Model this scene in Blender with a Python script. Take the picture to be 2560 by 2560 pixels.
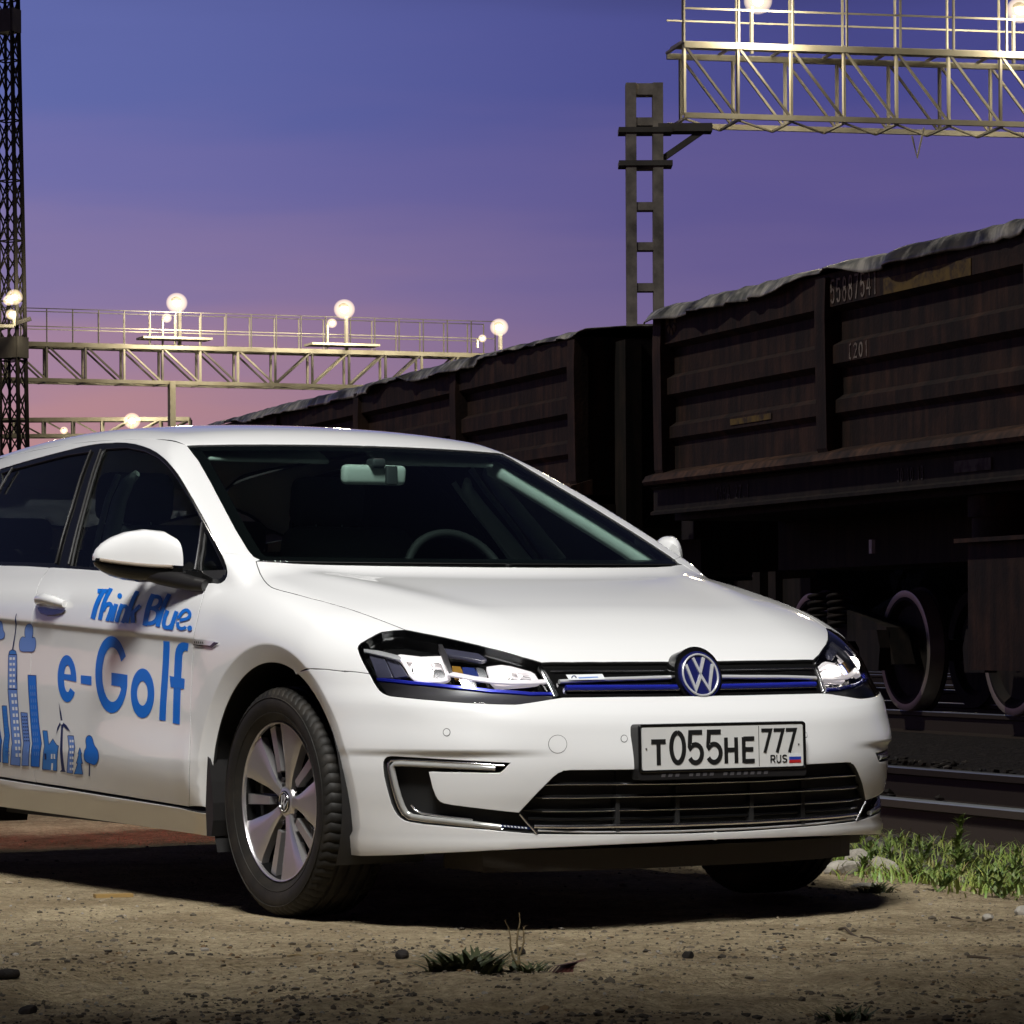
import bpy, bmesh, math, random
import numpy as np
from mathutils import Vector, Matrix
from mathutils.geometry import delaunay_2d_cdt
random.seed(7); rng = np.random.default_rng(7)
for o in list(bpy.data.objects): bpy.data.objects.remove(o)
S = bpy.context.scene
COL = S.collection
RAD = math.radians

# ------------------------------------------------------------------ camera
CAM = np.array([-5.3775, -8.5734, 0.7745]); YAW, PITCH, ROLL = 0.545485, -0.00025, -0.00479
FPX, PPX, PPY = 8810.13, 1226.16, 1586.35
def cam_axes():
    cy, sy, cp, sp = math.cos(YAW), math.sin(YAW), math.cos(PITCH), math.sin(PITCH)
    d = np.array([sy*cp, cy*cp, sp]); r = np.array([cy, -sy, 0.]); u = np.cross(r, d)
    cr, sr = math.cos(ROLL), math.sin(ROLL)
    return np.array([cr*r+sr*u, -sr*r+cr*u, d])
AX = cam_axes()
cd = bpy.data.cameras.new('camera'); cam = bpy.data.objects.new('camera', cd); COL.objects.link(cam)
cd.sensor_width = 36; cd.sensor_fit = 'HORIZONTAL'; cd.lens = FPX/2560*36
cd.shift_x = (1280-PPX)/2560; cd.shift_y = (PPY-1280)/2560
cd.clip_start = .1; cd.clip_end = 6000
cam.matrix_world = Matrix(((AX[0][0], AX[1][0], -AX[2][0], CAM[0]), (AX[0][1], AX[1][1], -AX[2][1], CAM[1]),
                           (AX[0][2], AX[1][2], -AX[2][2], CAM[2]), (0, 0, 0, 1)))
S.camera = cam
def at(px, py, depth):           # the place seen at a photo pixel, a given distance away
    return CAM + depth*(AX[0]*(px-PPX)/FPX - AX[1]*(py-PPY)/FPX + AX[2])
def at_z(px, py, z):
    d = AX[0]*(px-PPX)/FPX - AX[1]*(py-PPY)/FPX + AX[2]
    return CAM + d*((z-CAM[2])/d[2])
# ------------------------------------------------------------------ dusk sky
W = bpy.data.worlds.new('World'); S.world = W; W.use_nodes = True
nt = W.node_tree; nt.nodes.clear(); L = nt.links
def nd(t, **k):
    n = nt.nodes.new(t)
    for a, b in k.items(): setattr(n, a, b)
    return n
def srgb(r, g, b):
    return tuple(((c/255/12.92) if c/255 <= .04045 else ((c/255+.055)/1.055)**2.4) for c in (r, g, b))+(1.,)
tc = nd('ShaderNodeTexCoord'); sep = nd('ShaderNodeSeparateXYZ'); L.new(tc.outputs['Generated'], sep.inputs[0])
def math_(op, a, b=None):
    n = nd('ShaderNodeMath', operation=op)
    for i, v in enumerate((a, b)):
        if v is None: continue
        if isinstance(v, (int, float)): n.inputs[i].default_value = v
        else: L.new(v, n.inputs[i])
    return n.outputs[0]
elev = math_('MULTIPLY', math_('ARCSINE', sep.outputs[2]), 180/math.pi)
azim = math_('MULTIPLY', math_('ARCTAN2', sep.outputs[0], sep.outputs[1]), 180/math.pi)
nz = nd('ShaderNodeTexNoise'); nz.inputs['Scale'].default_value = 5; nz.inputs['Detail'].default_value = 3
mp = nd('ShaderNodeMapping'); mp.inputs['Scale'].default_value = (1.2, 1.2, 9); L.new(tc.outputs['Generated'], mp.inputs[0]); L.new(mp.outputs[0], nz.inputs[0])
wob = math_('MULTIPLY', math_('SUBTRACT', nz.outputs[0], .5), 3.4)
e2 = math_('MULTIPLY', math_('ADD', elev, wob), 1/60.)
def ramp(stops):
    r = nd('ShaderNodeValToRGB'); r.color_ramp.interpolation = 'B_SPLINE' if False else 'EASE'
    el = r.color_ramp.elements
    while len(el) > 1: el.remove(el[-1])
    el[0].position = stops[0][0]/60; el[0].color = srgb(*stops[0][1])
    for p, c in stops[1:]:
        q = el.new(p/60); q.color = srgb(*c)
    L.new(e2, r.inputs[0]); return r.outputs[0]
warm = ramp([(0, (188, 138, 130)), (2.9, (184, 136, 142)), (4.4, (160, 128, 156)), (6.0, (130, 116, 164)), (7.6, (108, 107, 168)), (9.2, (93, 103, 168)), (11.5, (80, 90, 152)), (17, (42, 47, 76)), (30, (28, 30, 47)), (60, (12, 13, 20))])
cool = ramp([(0, (125, 100, 118)), (3.5, (117, 98, 136)), (5.2, (102, 89, 141)), (7.2, (86, 78, 139)), (9.2, (67, 68, 136)), (11.5, (56, 58, 116)), (17, (34, 36, 62)), (30, (22, 24, 42)), (60, (12, 13, 20))])
mr = nd('ShaderNodeMapRange'); mr.interpolation_type = 'SMOOTHSTEP'
L.new(azim, mr.inputs['Value']); mr.inputs['From Min'].default_value = 21; mr.inputs['From Max'].default_value = 38
mx = nd('ShaderNodeMix', data_type='RGBA'); L.new(mr.outputs[0], mx.inputs['Factor']); L.new(warm, mx.inputs['A']); L.new(cool, mx.inputs['B'])
sky = nd('ShaderNodeTexSky', sky_type='NISHITA'); sky.sun_disc = False; sky.sun_elevation = RAD(-3); sky.sun_rotation = RAD(0)
back = nd('ShaderNodeMapRange'); back.interpolation_type = 'SMOOTHSTEP'; L.new(math_('ABSOLUTE', math_('SUBTRACT', azim, 15)), back.inputs['Value'])
back.inputs['From Min'].default_value = 32; back.inputs['From Max'].default_value = 115; back.inputs['To Min'].default_value = 1; back.inputs['To Max'].default_value = .14
bg = nd('ShaderNodeBackground'); L.new(back.outputs[0], bg.inputs[1]); L.new(mx.outputs['Result'], bg.inputs[0])
bg2 = nd('ShaderNodeBackground'); bg2.inputs[1].default_value = .05; L.new(sky.outputs[0], bg2.inputs[0])
ad = nd('ShaderNodeAddShader'); L.new(bg.outputs[0], ad.inputs[0]); L.new(bg2.outputs[0], ad.inputs[1])
out = nd('ShaderNodeOutputWorld'); L.new(ad.outputs[0], out.inputs[0])
S.view_settings.view_transform = 'Standard'; S.view_settings.look = 'None'; S.view_settings.exposure = 0; S.view_settings.gamma = 1
S.cycles.use_denoising = True
S.cycles.max_bounces = 8; S.cycles.transparent_max_bounces = 16; S.cycles.sample_clamp_indirect = 6
# unseen key spot added in place of hand light painting, high behind the camera's left
kd = bpy.data.lights.new('key_spot', 'SPOT'); kd.energy = 8800; kd.color = (1, .985, .955); kd.shadow_soft_size = 1.5
kd.spot_size = RAD(30); kd.spot_blend = .55
key = bpy.data.objects.new('key_spot', kd); COL.objects.link(key)
kp = Vector((-4.2, -5.6, 10.4)); key.location = kp
key.rotation_euler = (Vector((.3, 1.05, .4))-kp).to_track_quat('-Z', 'Y').to_euler()

# a second added spot with no fixture, high on the left, brightening the freight train
kd2 = bpy.data.lights.new('train_spot', 'SPOT'); kd2.energy = 9500; kd2.color = (1, .95, .86); kd2.shadow_soft_size = .5
kd2.spot_size = RAD(108); kd2.spot_blend = .6
key2 = bpy.data.objects.new('train_spot', kd2); COL.objects.link(key2); key2.location = (-5, 21, 26)
key2.rotation_euler = (Vector((14.5, 19.5, 4.5))-Vector((-5, 21, 26))).to_track_quat('-Z', 'Y').to_euler()

# ------------------------------------------------------------------ materials
def mat(name, col, rough=.5, metal=0, coat=0, spec=.5, emis=None, estr=0, trans=0, bump=None, var=None, sheen=0):
    m = bpy.data.materials.new(name); m.use_nodes = True; b = m.node_tree.nodes['Principled BSDF']
    b.inputs['Base Color'].default_value = (*col[:3], 1); b.inputs['Roughness'].default_value = rough; b.inputs['Metallic'].default_value = metal
    b.inputs['Coat Weight'].default_value = coat; b.inputs['Coat Roughness'].default_value = .03; b.inputs['Specular IOR Level'].default_value = spec
    if emis: b.inputs['Emission Color'].default_value = (*emis, 1); b.inputs['Emission Strength'].default_value = estr
    N, K = m.node_tree.nodes, m.node_tree.links
    if var or bump:
        c = N.new('ShaderNodeTexCoord')
    if var:                                        # (scale, second colour, lo, hi)
        t = N.new('ShaderNodeTexNoise'); t.inputs['Scale'].default_value = var[0]; t.inputs['Detail'].default_value = 6; t.inputs['Roughness'].default_value = .62
        r = N.new('ShaderNodeValToRGB'); r.color_ramp.elements[0].position = var[2]; r.color_ramp.elements[1].position = var[3]
        r.color_ramp.elements[0].color = (*col[:3], 1); r.color_ramp.elements[1].color = (*var[1], 1)
        K.new(c.outputs['Object'], t.inputs[0]); K.new(t.outputs[0], r.inputs[0]); K.new(r.outputs[0], b.inputs['Base Color'])
    if bump:                                       # (scale, strength, distance)
        t = N.new('ShaderNodeTexNoise'); t.inputs['Scale'].default_value = bump[0]; t.inputs['Detail'].default_value = 8
        u = N.new('ShaderNodeBump'); u.inputs['Strength'].default_value = bump[1]; u.inputs['Distance'].default_value = bump[2]
        K.new(c.outputs['Object'], t.inputs[0]); K.new(t.outputs[0], u.inputs['Height']); K.new(u.outputs[0], b.inputs['Normal'])
    return m
def glass(name, tint, refl=1.0):
    m = bpy.data.materials.new(name); m.use_nodes = True; N, K = m.node_tree.nodes, m.node_tree.links; N.clear()
    t = N.new('ShaderNodeBsdfTransparent'); t.inputs[0].default_value = (*tint, 1); g = N.new('ShaderNodeBsdfGlossy'); g.inputs['Roughness'].default_value = .01
    f = N.new('ShaderNodeFresnel'); f.inputs[0].default_value = 1.5; x = N.new('ShaderNodeMixShader'); o = N.new('ShaderNodeOutputMaterial')
    K.new(f.outputs[0], x.inputs[0]); K.new(t.outputs[0], x.inputs[1]); K.new(g.outputs[0], x.inputs[2]); K.new(x.outputs[0], o.inputs[0])
    return m
M = {}
M['paint'] = mat('white_paint', (.78, .78, .775), .36, coat=1.0, spec=.35)
M['gap'] = mat('seam_black', (.012, .012, .012), .7)
M['black'] = mat('black_plastic', (.014, .013, .013), .45, bump=(900, .15, .001))
M['gloss'] = mat('gloss_black', (.006, .006, .006), .10)
M['tail'] = mat('lit_tail_lamp', (.4, .02, .02), .2, emis=(1, .05, .03), estr=20)
M['rubber'] = mat('tyre_rubber', (.013, .0118, .010), .62, spec=.3, bump=(160, .15, .002), var=(14, (.034, .028, .021), .48, .78))
M['alloy'] = mat('machined_alloy', (.62, .60, .60), .30, metal=.85)
M['alloy_grey'] = mat('grey_alloy', (.30, .29, .30), .38, metal=.8)
M['silver'] = mat('bright_silver', (.82, .82, .84), .28, metal=.45, coat=.6)
M['chrome'] = mat('chrome', (.88, .88, .89), .20, metal=1)
M['blue_strip'] = mat('blue_trim', (.02, .03, .42), .22, metal=.35, coat=.6)
M['navy'] = mat('emblem_navy', (.012, .015, .10), .2, coat=.8)
M['decal'] = mat('decal_blue', (.004, .15, .62), .42, coat=.1, spec=.3)
M['decal_pale'] = mat('decal_pale_blue', (.13, .25, .62), .42, coat=.1, spec=.3)
M['decal_mid'] = mat('decal_mid_blue', (.03, .19, .58), .42, coat=.1, spec=.3)
M['decal_ink'] = mat('decal_ink', (.006, .02, .10), .45, coat=.1, spec=.3)
M['decal_white'] = mat('decal_white', (.74, .76, .78), .42, coat=.1, spec=.3)
M['plate'] = mat('plate_white', (.70, .70, .68), .4)
M['ink'] = mat('plate_ink', (.01, .01, .01), .5)
M['red'] = mat('flag_red', (.45, .02, .02), .5); M['flag_blue'] = mat('flag_blue', (.02, .05, .35), .5)
M['glass'] = glass('clear_glass', (.62, .76, .72)); M['dark_glass'] = glass('rear_glass', (.34, .43, .42)); M['lens'] = glass('lamp_lens', (.93, .94, .95))
M['cabin'] = mat('cabin_black', (.045, .045, .047), .6); M['seat'] = mat('seat_cloth', (.13, .125, .13), .85)
M['trim'] = mat('cabin_trim', (.58, .60, .56), .75)
M['lamp'] = mat('lit_lamp', (.8, .8, .8), .3, emis=(1, .93, .86), estr=12)
M['guide'] = mat('lit_light_guide', (.55, .53, .54), .25, emis=(1, .90, .88), estr=.32)
M['dim_guide'] = mat('unlit_light_guide', (.75, .75, .75), .15, metal=.6)
# ------------------------------------------------------------------ small helpers
def tag(o, label, cat, group=None, kind=None):
    if label: o['label'] = label
    if cat: o['category'] = cat
    if group: o['group'] = group
    if kind: o['kind'] = kind
    return o
def empty(name, loc, rz=0, parent=None):
    o = bpy.data.objects.new(name, None); COL.objects.link(o); o.location = loc; o.rotation_euler = (0, 0, rz)
    o.empty_display_size = .2
    if parent: o.parent = parent
    return o
class MB:
    """collects shapes, builds ONE mesh object"""
    def __init__(s): s.v = []; s.f = []; s.m = []; s.n = {}
    def add(s, V, F, mi=0):
        b = len(s.v); s.v += [tuple(map(float, p)) for p in V]
        for f in F: s.f.append(tuple(i+b for i in f)); s.m.append(mi)
    def box(s, c, d, rz=0, mi=0, M=None):
        x, y, z = d[0]/2, d[1]/2, d[2]/2
        V = np.array([(i*x, j*y, k*z) for k in (-1, 1) for j in (-1, 1) for i in (-1, 1)])
        if M is not None: V = V @ np.array(M).T
        if rz: V = V @ np.array([(math.cos(rz), math.sin(rz), 0), (-math.sin(rz), math.cos(rz), 0), (0, 0, 1)])
        V = V+np.array(c)
        s.add(V, [(0, 2, 3, 1), (4, 5, 7, 6), (0, 1, 5, 4), (2, 6, 7, 3), (0, 4, 6, 2), (1, 3, 7, 5)], mi)
    def bar(s, a, b, w, h=None, up=(0, 0, 1), mi=0):
        a, b = np.array(a, float), np.array(b, float); h = h or w
        d = b-a; L = np.linalg.norm(d)
        if L < 1e-6: return
        d /= L; u = np.array(up, float)
        if abs(d@u) > .99: u = np.array((1., 0, 0))
        r = np.cross(d, u); r /= np.linalg.norm(r); u = np.cross(r, d)
        V = [e+r*i*w/2+u*j*h/2 for e in (a, b) for i, j in ((-1, -1), (1, -1), (1, 1), (-1, 1))]
        s.add(V, [(3, 2, 1, 0), (4, 5, 6, 7), (0, 1, 5, 4), (1, 2, 6, 5), (2, 3, 7, 6), (3, 0, 4, 7)], mi)
    def tube(s, P, r, n=8, mi=0, closed=False, caps=True):
        P = np.array(P, float); N = len(P); rr = np.broadcast_to(np.array(r, float), (N,))
        V = []; prev = None
        for i in range(N):
            if closed: d = P[(i+1) % N]-P[i-1]
            else: d = P[min(i+1, N-1)]-P[max(i-1, 0)]
            d = d/np.linalg.norm(d)
            u = np.array((0, 0, 1.)) if prev is None else prev
            if abs(d@u) > .98: u = np.array((1., 0, 0))
            x = np.cross(d, u); x /= np.linalg.norm(x); y = np.cross(x, d); prev = y
            for k in range(n):
                t = 2*math.pi*k/n; V.append(P[i]+rr[i]*(x*math.cos(t)+y*math.sin(t)))
        F = []
        for i in range(N if closed else N-1):
            for k in range(n):
                a, b = i*n+k, i*n+(k+1) % n; c, d2 = ((i+1) % N)*n+(k+1) % n, ((i+1) % N)*n+k
                F.append((a, b, c, d2))
        if caps and not closed: F += [tuple(range(n-1, -1, -1)), tuple(range((N-1)*n, N*n))]
        s.add(V, F, mi)
    def lathe(s, prof, n=64, axis='x', c=(0, 0, 0), mi=0, closed=False):
        """prof: (along axis, radius)"""
        V = []; c = np.array(c, float)
        for t in range(n):
            a = 2*math.pi*t/n; ca, sa = math.cos(a), math.sin(a)
            for x, r in prof:
                p = (x, r*ca, r*sa) if axis == 'x' else ((r*ca, r*sa, x) if axis == 'z' else (r*sa, x, r*ca))
                V.append(c+p)
        m = len(prof); F = []
        for t in range(n):
            for k in range(m if closed else m-1):
                a, b = t*m+k, t*m+(k+1) % m; d, e = ((t+1) % n)*m+(k+1) % m, ((t+1) % n)*m+k
                F.append((a, e, d, b))
        s.add(V, F, mi)
    def ball(s, c, r, n=10, mi=0):
        r = np.broadcast_to(np.array(r, float), (3,)); V = []
        for i in range(n+1):
            th = math.pi*i/n
            for k in range(2*n):
                ph = math.pi*k/n; V.append(np.array(c)+r*(math.sin(th)*math.cos(ph), math.sin(th)*math.sin(ph), math.cos(th)))
        F = [(i*2*n+k, (i+1)*2*n+k, (i+1)*2*n+(k+1) % (2*n), i*2*n+(k+1) % (2*n)) for i in range(n) for k in range(2*n)]
        s.add(V, F, mi)
    def prism(s, poly, z0, z1, frame, mi=0):
        """poly in 2D; frame = (origin, ex, ey, ez)"""
        o, ex, ey, ez = [np.array(q, float) for q in frame]; n = len(poly)
        V2, Tn = cdt_fill([np.array(poly, float)], None)
        sgn = 1 if np.cross(ex, ey)@ez > 0 else -1
        for z, fl in ((z1, 1), (z0, -1)):
            F = []
            for t in Tn:
                a, b, c = [V2[i] for i in t]; ccw = (b[0]-a[0])*(c[1]-a[1])-(b[1]-a[1])*(c[0]-a[0]) > 0
                F.append(tuple(t) if ccw == (fl*sgn > 0) else tuple(reversed(t)))
            s.add([o+ex*p[0]+ey*p[1]+ez*z for p in V2], F, mi)
        A = [o+ex*p[0]+ey*p[1]+ez*z0 for p in poly]; B = [o+ex*p[0]+ey*p[1]+ez*z1 for p in poly]
        s.add(A+B, [(i, (i+1) % n, n+(i+1) % n, n+i) for i in range(n)], mi)
    def build(s, name, mats, parent=None, smooth=None, weld=False, recalc=True):
        me = bpy.data.meshes.new(name)
        me.from_pydata(s.v, [], s.f)
        if not isinstance(mats, (list, tuple)): mats = [mats]
        for m in mats: me.materials.append(m)
        if len(mats) > 1: me.polygons.foreach_set('material_index', s.m)
        bm = bmesh.new(); bm.from_mesh(me)
        if weld: bmesh.ops.remove_doubles(bm, verts=bm.verts, dist=1e-5)
        if recalc: bmesh.ops.recalc_face_normals(bm, faces=bm.faces)
        bm.to_mesh(me); bm.free()
        if smooth is not None:
            me.polygons.foreach_set('use_smooth', [True]*len(me.polygons))
            if smooth < 179: me.set_sharp_from_angle(angle=RAD(smooth))
        me.update()
        o = bpy.data.objects.new(name, me); COL.objects.link(o)
        if parent: o.parent = parent
        return o
def copy_tree(o, parent=None):
    c = o.copy(); COL.objects.link(c); c.parent = parent if parent else None
    for ch in [q for q in bpy.data.objects if q.parent == o]: copy_tree(ch, c)
    return c

# ---- polygons
def pip(P, poly):
    x, y = P[:, 0], P[:, 1]; ins = np.zeros(len(P), bool); n = len(poly)
    for i in range(n):
        (x1, y1), (x2, y2) = poly[i], poly[(i+1) % n]
        if y1 == y2: continue
        c = ((y1 > y) != (y2 > y)) & (x < (x2-x1)*(y-y1)/(y2-y1)+x1)
        ins ^= c
    return ins
def cdt_fill(polys, res, lines=()):
    """even-odd fill of closed polygons with an inner grid of spacing res -> verts, triangles"""
    V = []; E = []
    for p in polys:
        b = len(V); V += [tuple(q) for q in p]; E += [(b+i, b+(i+1) % len(p)) for i in range(len(p))]
    B = np.array(V); E0 = list(E)
    for ln in lines:
        ln = np.array(ln); ins = np.zeros(len(ln), bool)
        for p in polys: ins ^= pip(ln, p)
        d = np.full(len(ln), 9.)
        for e in E0:
            a, b = B[e[0]], B[e[1]]; ab = b-a; t = np.clip(((ln-a)@ab)/max(ab@ab, 1e-12), 0, 1); d = np.minimum(d, np.linalg.norm(ln-a-t[:, None]*ab, axis=1))
        ok = ins & (d > .003); prev = None
        for i in range(len(ln)):
            if ok[i]:
                V.append(tuple(ln[i]))
                if prev is not None: E.append((prev, len(V)-1))
                prev = len(V)-1
            else: prev = None
    B = np.array(V)
    if res:
        lo, hi = B.min(0), B.max(0)
        gx = np.arange(lo[0]+res*.37, hi[0], res); gy = np.arange(lo[1]+res*.41, hi[1], res)
        G = np.array([(x+(res/2 if j % 2 else 0), y) for j, y in enumerate(gy) for x in gx]).reshape(-1, 2)
        if len(G):
            ins = np.zeros(len(G), bool)
            for p in polys: ins ^= pip(G, p)
            G = G[ins]
            if len(G):
                d = np.full(len(G), 9.)
                for e in E:
                    a, b = B[e[0]], B[e[1]]; ab = b-a; L = max(ab@ab, 1e-12)
                    t = np.clip(((G-a)@ab)/L, 0, 1); d = np.minimum(d, np.linalg.norm(G-a-t[:, None]*ab, axis=1))
                V += [tuple(q) for q in G[d > res*.45]]
    r = delaunay_2d_cdt([Vector((float(a), float(b))) for a, b in V], E, [], 0, 1e-7)
    vv = np.array([(q.x, q.y) for q in r[0]]); T = [tuple(t) for t in r[2]]
    cen = np.array([vv[list(t)].mean(0) for t in T]); ins = np.zeros(len(T), bool)
    for p in polys: ins ^= pip(cen, p)
    A_ = [abs((vv[t[1]][0]-vv[t[0]][0])*(vv[t[2]][1]-vv[t[0]][1])-(vv[t[1]][1]-vv[t[0]][1])*(vv[t[2]][0]-vv[t[0]][0])) for t in T]
    return vv, [t for t, k, a in zip(T, ins, A_) if k and a > 1e-9]
def resample(P, step):
    """closed polyline, corners kept, long sides cut to step"""
    P = np.array(P, float); out = []
    for i in range(len(P)):
        a, b = P[i], P[(i+1) % len(P)]; n = max(1, int(np.linalg.norm(b-a)/step+.5))
        out += [a+(b-a)*k/n for k in range(n)]
    return np.array(out)
def chaikin(P, n=1, closed=False):
    P = np.array(P, float)
    for _ in range(n):
        Q = []
        N = len(P)
        for i in range(N if closed else N-1):
            a, b = P[i], P[(i+1) % N]; Q += [a*.75+b*.25, a*.25+b*.75]
        if not closed: Q = [P[0]]+Q[1:-1]+[P[-1]]
        P = np.array(Q)
    return P
def inset(P, g):
    P = np.array(P, float); A = .5*np.sum(P[:, 0]*np.roll(P[:, 1], -1)-np.roll(P[:, 0], -1)*P[:, 1])
    d0 = P-np.roll(P, 1, 0); d1 = np.roll(P, -1, 0)-P
    d0 /= np.maximum(np.linalg.norm(d0, axis=1), 1e-9)[:, None]; d1 /= np.maximum(np.linalg.norm(d1, axis=1), 1e-9)[:, None]
    s = 1 if A > 0 else -1
    n0 = np.stack([-d0[:, 1], d0[:, 0]], 1)*s; n1 = np.stack([-d1[:, 1], d1[:, 0]], 1)*s
    m = n0+n1; m /= np.maximum(np.linalg.norm(m, axis=1), 1e-6)[:, None]
    c = np.maximum((m*n0).sum(1), .45)
    return P+m*(g/c)[:, None]
def stroke2(P, w, cap=True):
    """a 2D polyline thickened to a polygon; w may vary"""
    P = np.array(P, float); n = len(P); w = np.broadcast_to(np.array(w, float), (n,)); A = []; B = []
    for i in range(n):
        d0 = P[i]-P[i-1] if i else P[1]-P[0]; d1 = P[i+1]-P[i] if i < n-1 else P[-1]-P[-2]
        d0 = d0/np.linalg.norm(d0); d1 = d1/np.linalg.norm(d1); t = d0+d1; t /= max(np.linalg.norm(t), 1e-6)
        nn = np.array((-t[1], t[0])); c = max(abs(nn@np.array((-d0[1], d0[0]))), .5)
        A.append(P[i]+nn*w[i]/2/c); B.append(P[i]-nn*w[i]/2/c)
    return [tuple(p) for p in A+B[::-1]]
def arcp(cx, cy, rx, ry, a0, a1, n=14): return [(cx+rx*math.cos(RAD(a)), cy+ry*math.sin(RAD(a))) for a in np.linspace(a0, a1, n)]
GL = {  # unit-box strokes, y up
 'T': [[(0, .93), (1, .93)], [(.5, .9), (.5, 0)]],
 '0': [arcp(.5, .5, .42, .44, 90, 450, 30)],
 '5': [[(.95, .94), (.16, .94), (.10, .52)]+arcp(.48, .31, .44, .27, 140, -150, 18)],
 'H': [[(.08, 0), (.08, 1)], [(.92, 0), (.92, 1)], [(.08, .52), (.92, .52)]],
 'E': [[(.1, 0), (.1, 1)], [(.1, .94), (1, .94)], [(.1, .52), (.9, .52)], [(.1, .06), (1, .06)]],
 '7': [[(0, .94), (.93, .94), (.30, 0)]],
 'R': [[(.1, 0), (.1, 1)], [(.1, .95), (.6, .95)]+arcp(.62, .72, .3, .23, 90, -90, 8)+[(.1, .49)], [(.5, .49), (.95, 0)]],
 'U': [[(.08, 1), (.08, .35)]+arcp(.5, .35, .42, .31, 180, 360, 10)+[(.92, 1)]],
 'S': [arcp(.5, .74, .40, .22, 20, 250, 12)+arcp(.5, .27, .42, .23, 80, -160, 12)],
 '1': [[(.25, .8), (.55, .95), (.55, 0)]], '2': [arcp(.5, .72, .42, .24, 160, -20, 10)+[(.1, .06), (.95, .06)]],
 '4': [[(.7, 0), (.7, 1), (.05, .3), (.98, .3)]], '8': [arcp(.5, .74, .33, .21, 0, 360, 18), arcp(.5, .26, .40, .24, 0, 360, 18)],
 '3': [arcp(.45, .74, .42, .22, 150, -90, 10), arcp(.45, .27, .45, .24, 90, -150, 10)],
 '(': [[(.8, 1), (.4, .92), (.4, .08), (.8, 0)]], ')': [[(.2, 1), (.6, .92), (.6, .08), (.2, 0)]],
 'A': [[(0, 0), (.5, 1), (1, 0)], [(.2, .35), (.8, .35)]], 'P': [[(.1, 0), (.1, 1)], [(.1, .95), (.6, .95)]+arcp(.62, .72, .3, .23, 90, -90, 8)+[(.1, .49)]],
 '/': [[(.1, 0), (.9, 1)]], '.': [[(.4, .05), (.6, .05)]], '9': [arcp(.5, .70, .38, .25, -60, 300, 18), [(.88, .7), (.8, .25), (.5, .04)]], '6': [arcp(.5, .30, .38, .25, 0, 360, 18), [(.12, .3), (.25, .75), (.6, .97)]],
 'V': [[(0, 1), (.5, 0), (1, 1)]], '-': [[(.1, .5), (.9, .5)]]}
def glyph(m, ch, x0, y0, w, h, sw, frame, z0, z1, mi=0):
    for k, P in enumerate(GL[ch]): m.prism(stroke2([(x0+a*w, y0+b*h) for a, b in P], sw), z0, z1+k*.00004, frame, mi)
# ------------------------------------------------------------------ the rail yard
TDIR = RAD(13.5); TT = np.array((math.sin(TDIR), math.cos(TDIR), 0)); TN = np.array((math.cos(TDIR), -math.sin(TDIR), 0))
C0 = np.array((CAM[0], CAM[1], 0))
def trk(u, w, z=0.): return C0+TT*u+TN*w+np.array((0, 0, z))
def noise2(x, y, s, seed=0):
    """cheap smooth value noise"""
    def h(i, j): 
        v = np.sin(i*127.1+j*311.7+seed*74.7)*43758.5453; return v-np.floor(v)
    X, Yv = x/s, y/s; i, j = np.floor(X), np.floor(Yv); f, g = X-i, Yv-j; f = f*f*(3-2*f); g = g*g*(3-2*g)
    return (h(i, j)*(1-f)+h(i+1, j)*f)*(1-g)+(h(i, j+1)*(1-f)+h(i+1, j+1)*f)*g
NDIR = RAD(11.5); NT_ = np.array((math.sin(NDIR), math.cos(NDIR), 0)); NN_ = np.array((math.cos(NDIR), -math.sin(NDIR), 0))
def lat(x, y): return (x-C0[0])*NN_[0]+(y-C0[1])*NN_[1]
pr1 = at_z(2390, 1926.5, .08); pr2 = at_z(2390, 2009, .08)
W1, W2 = lat(pr1[0], pr1[1]), lat(pr2[0], pr2[1]); WC = (W1+W2)/2
def ground_z(x, y):
    r = np.hypot(x+1, y+1); near = 1/(1+(r/14)**2)
    rough = 1+1.3*sst_(-(x*.52+y*.855), 1.2, 2.6)           # the trodden verge in front is lumpier
    z = (noise2(x, y, 1.7)-.5)*.030+(noise2(x, y, .45, 3)-.5)*.018*rough+(noise2(x, y, .16, 5)-.5)*.012*rough+(noise2(x, y, .075, 8)-.5)*.008*rough
    z = z*np.clip(near*1.6, .25, 1)
    w = lat(x, y)
    z = z-.10*sst_(w, 4.6, 6.0)+.0*w                    # the ground drops a little towards the tracks
    car_pad = np.exp(-((x/1.5)**4+((y-1.2)/2.6)**4)); z = z*(1-.75*car_pad)-.004*car_pad
    far = (-x*.855+y*.0)*0
    return z
def sst_(x, a, b):
    t = np.clip((x-a)/(b-a), 0, 1); return t*t*(3-2*t)
def axis_(lo, hi, step, far):
    a = list(np.arange(lo, hi, step)); d = step; p = hi
    while p < far: a.append(p); d *= 1.35; p += d
    a.append(far); d = step; p = lo-step; b = []
    while p > -far: b.append(p); d *= 1.35; p -= d
    b.append(-far); return np.array(b[::-1]+a)
gx, gy = axis_(-4.2, 5.6, .034, 1500), axis_(-4.6, 5.5, .034, 1500)
GX, GY = np.meshgrid(gx, gy); GZ = ground_z(GX, GY)
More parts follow.
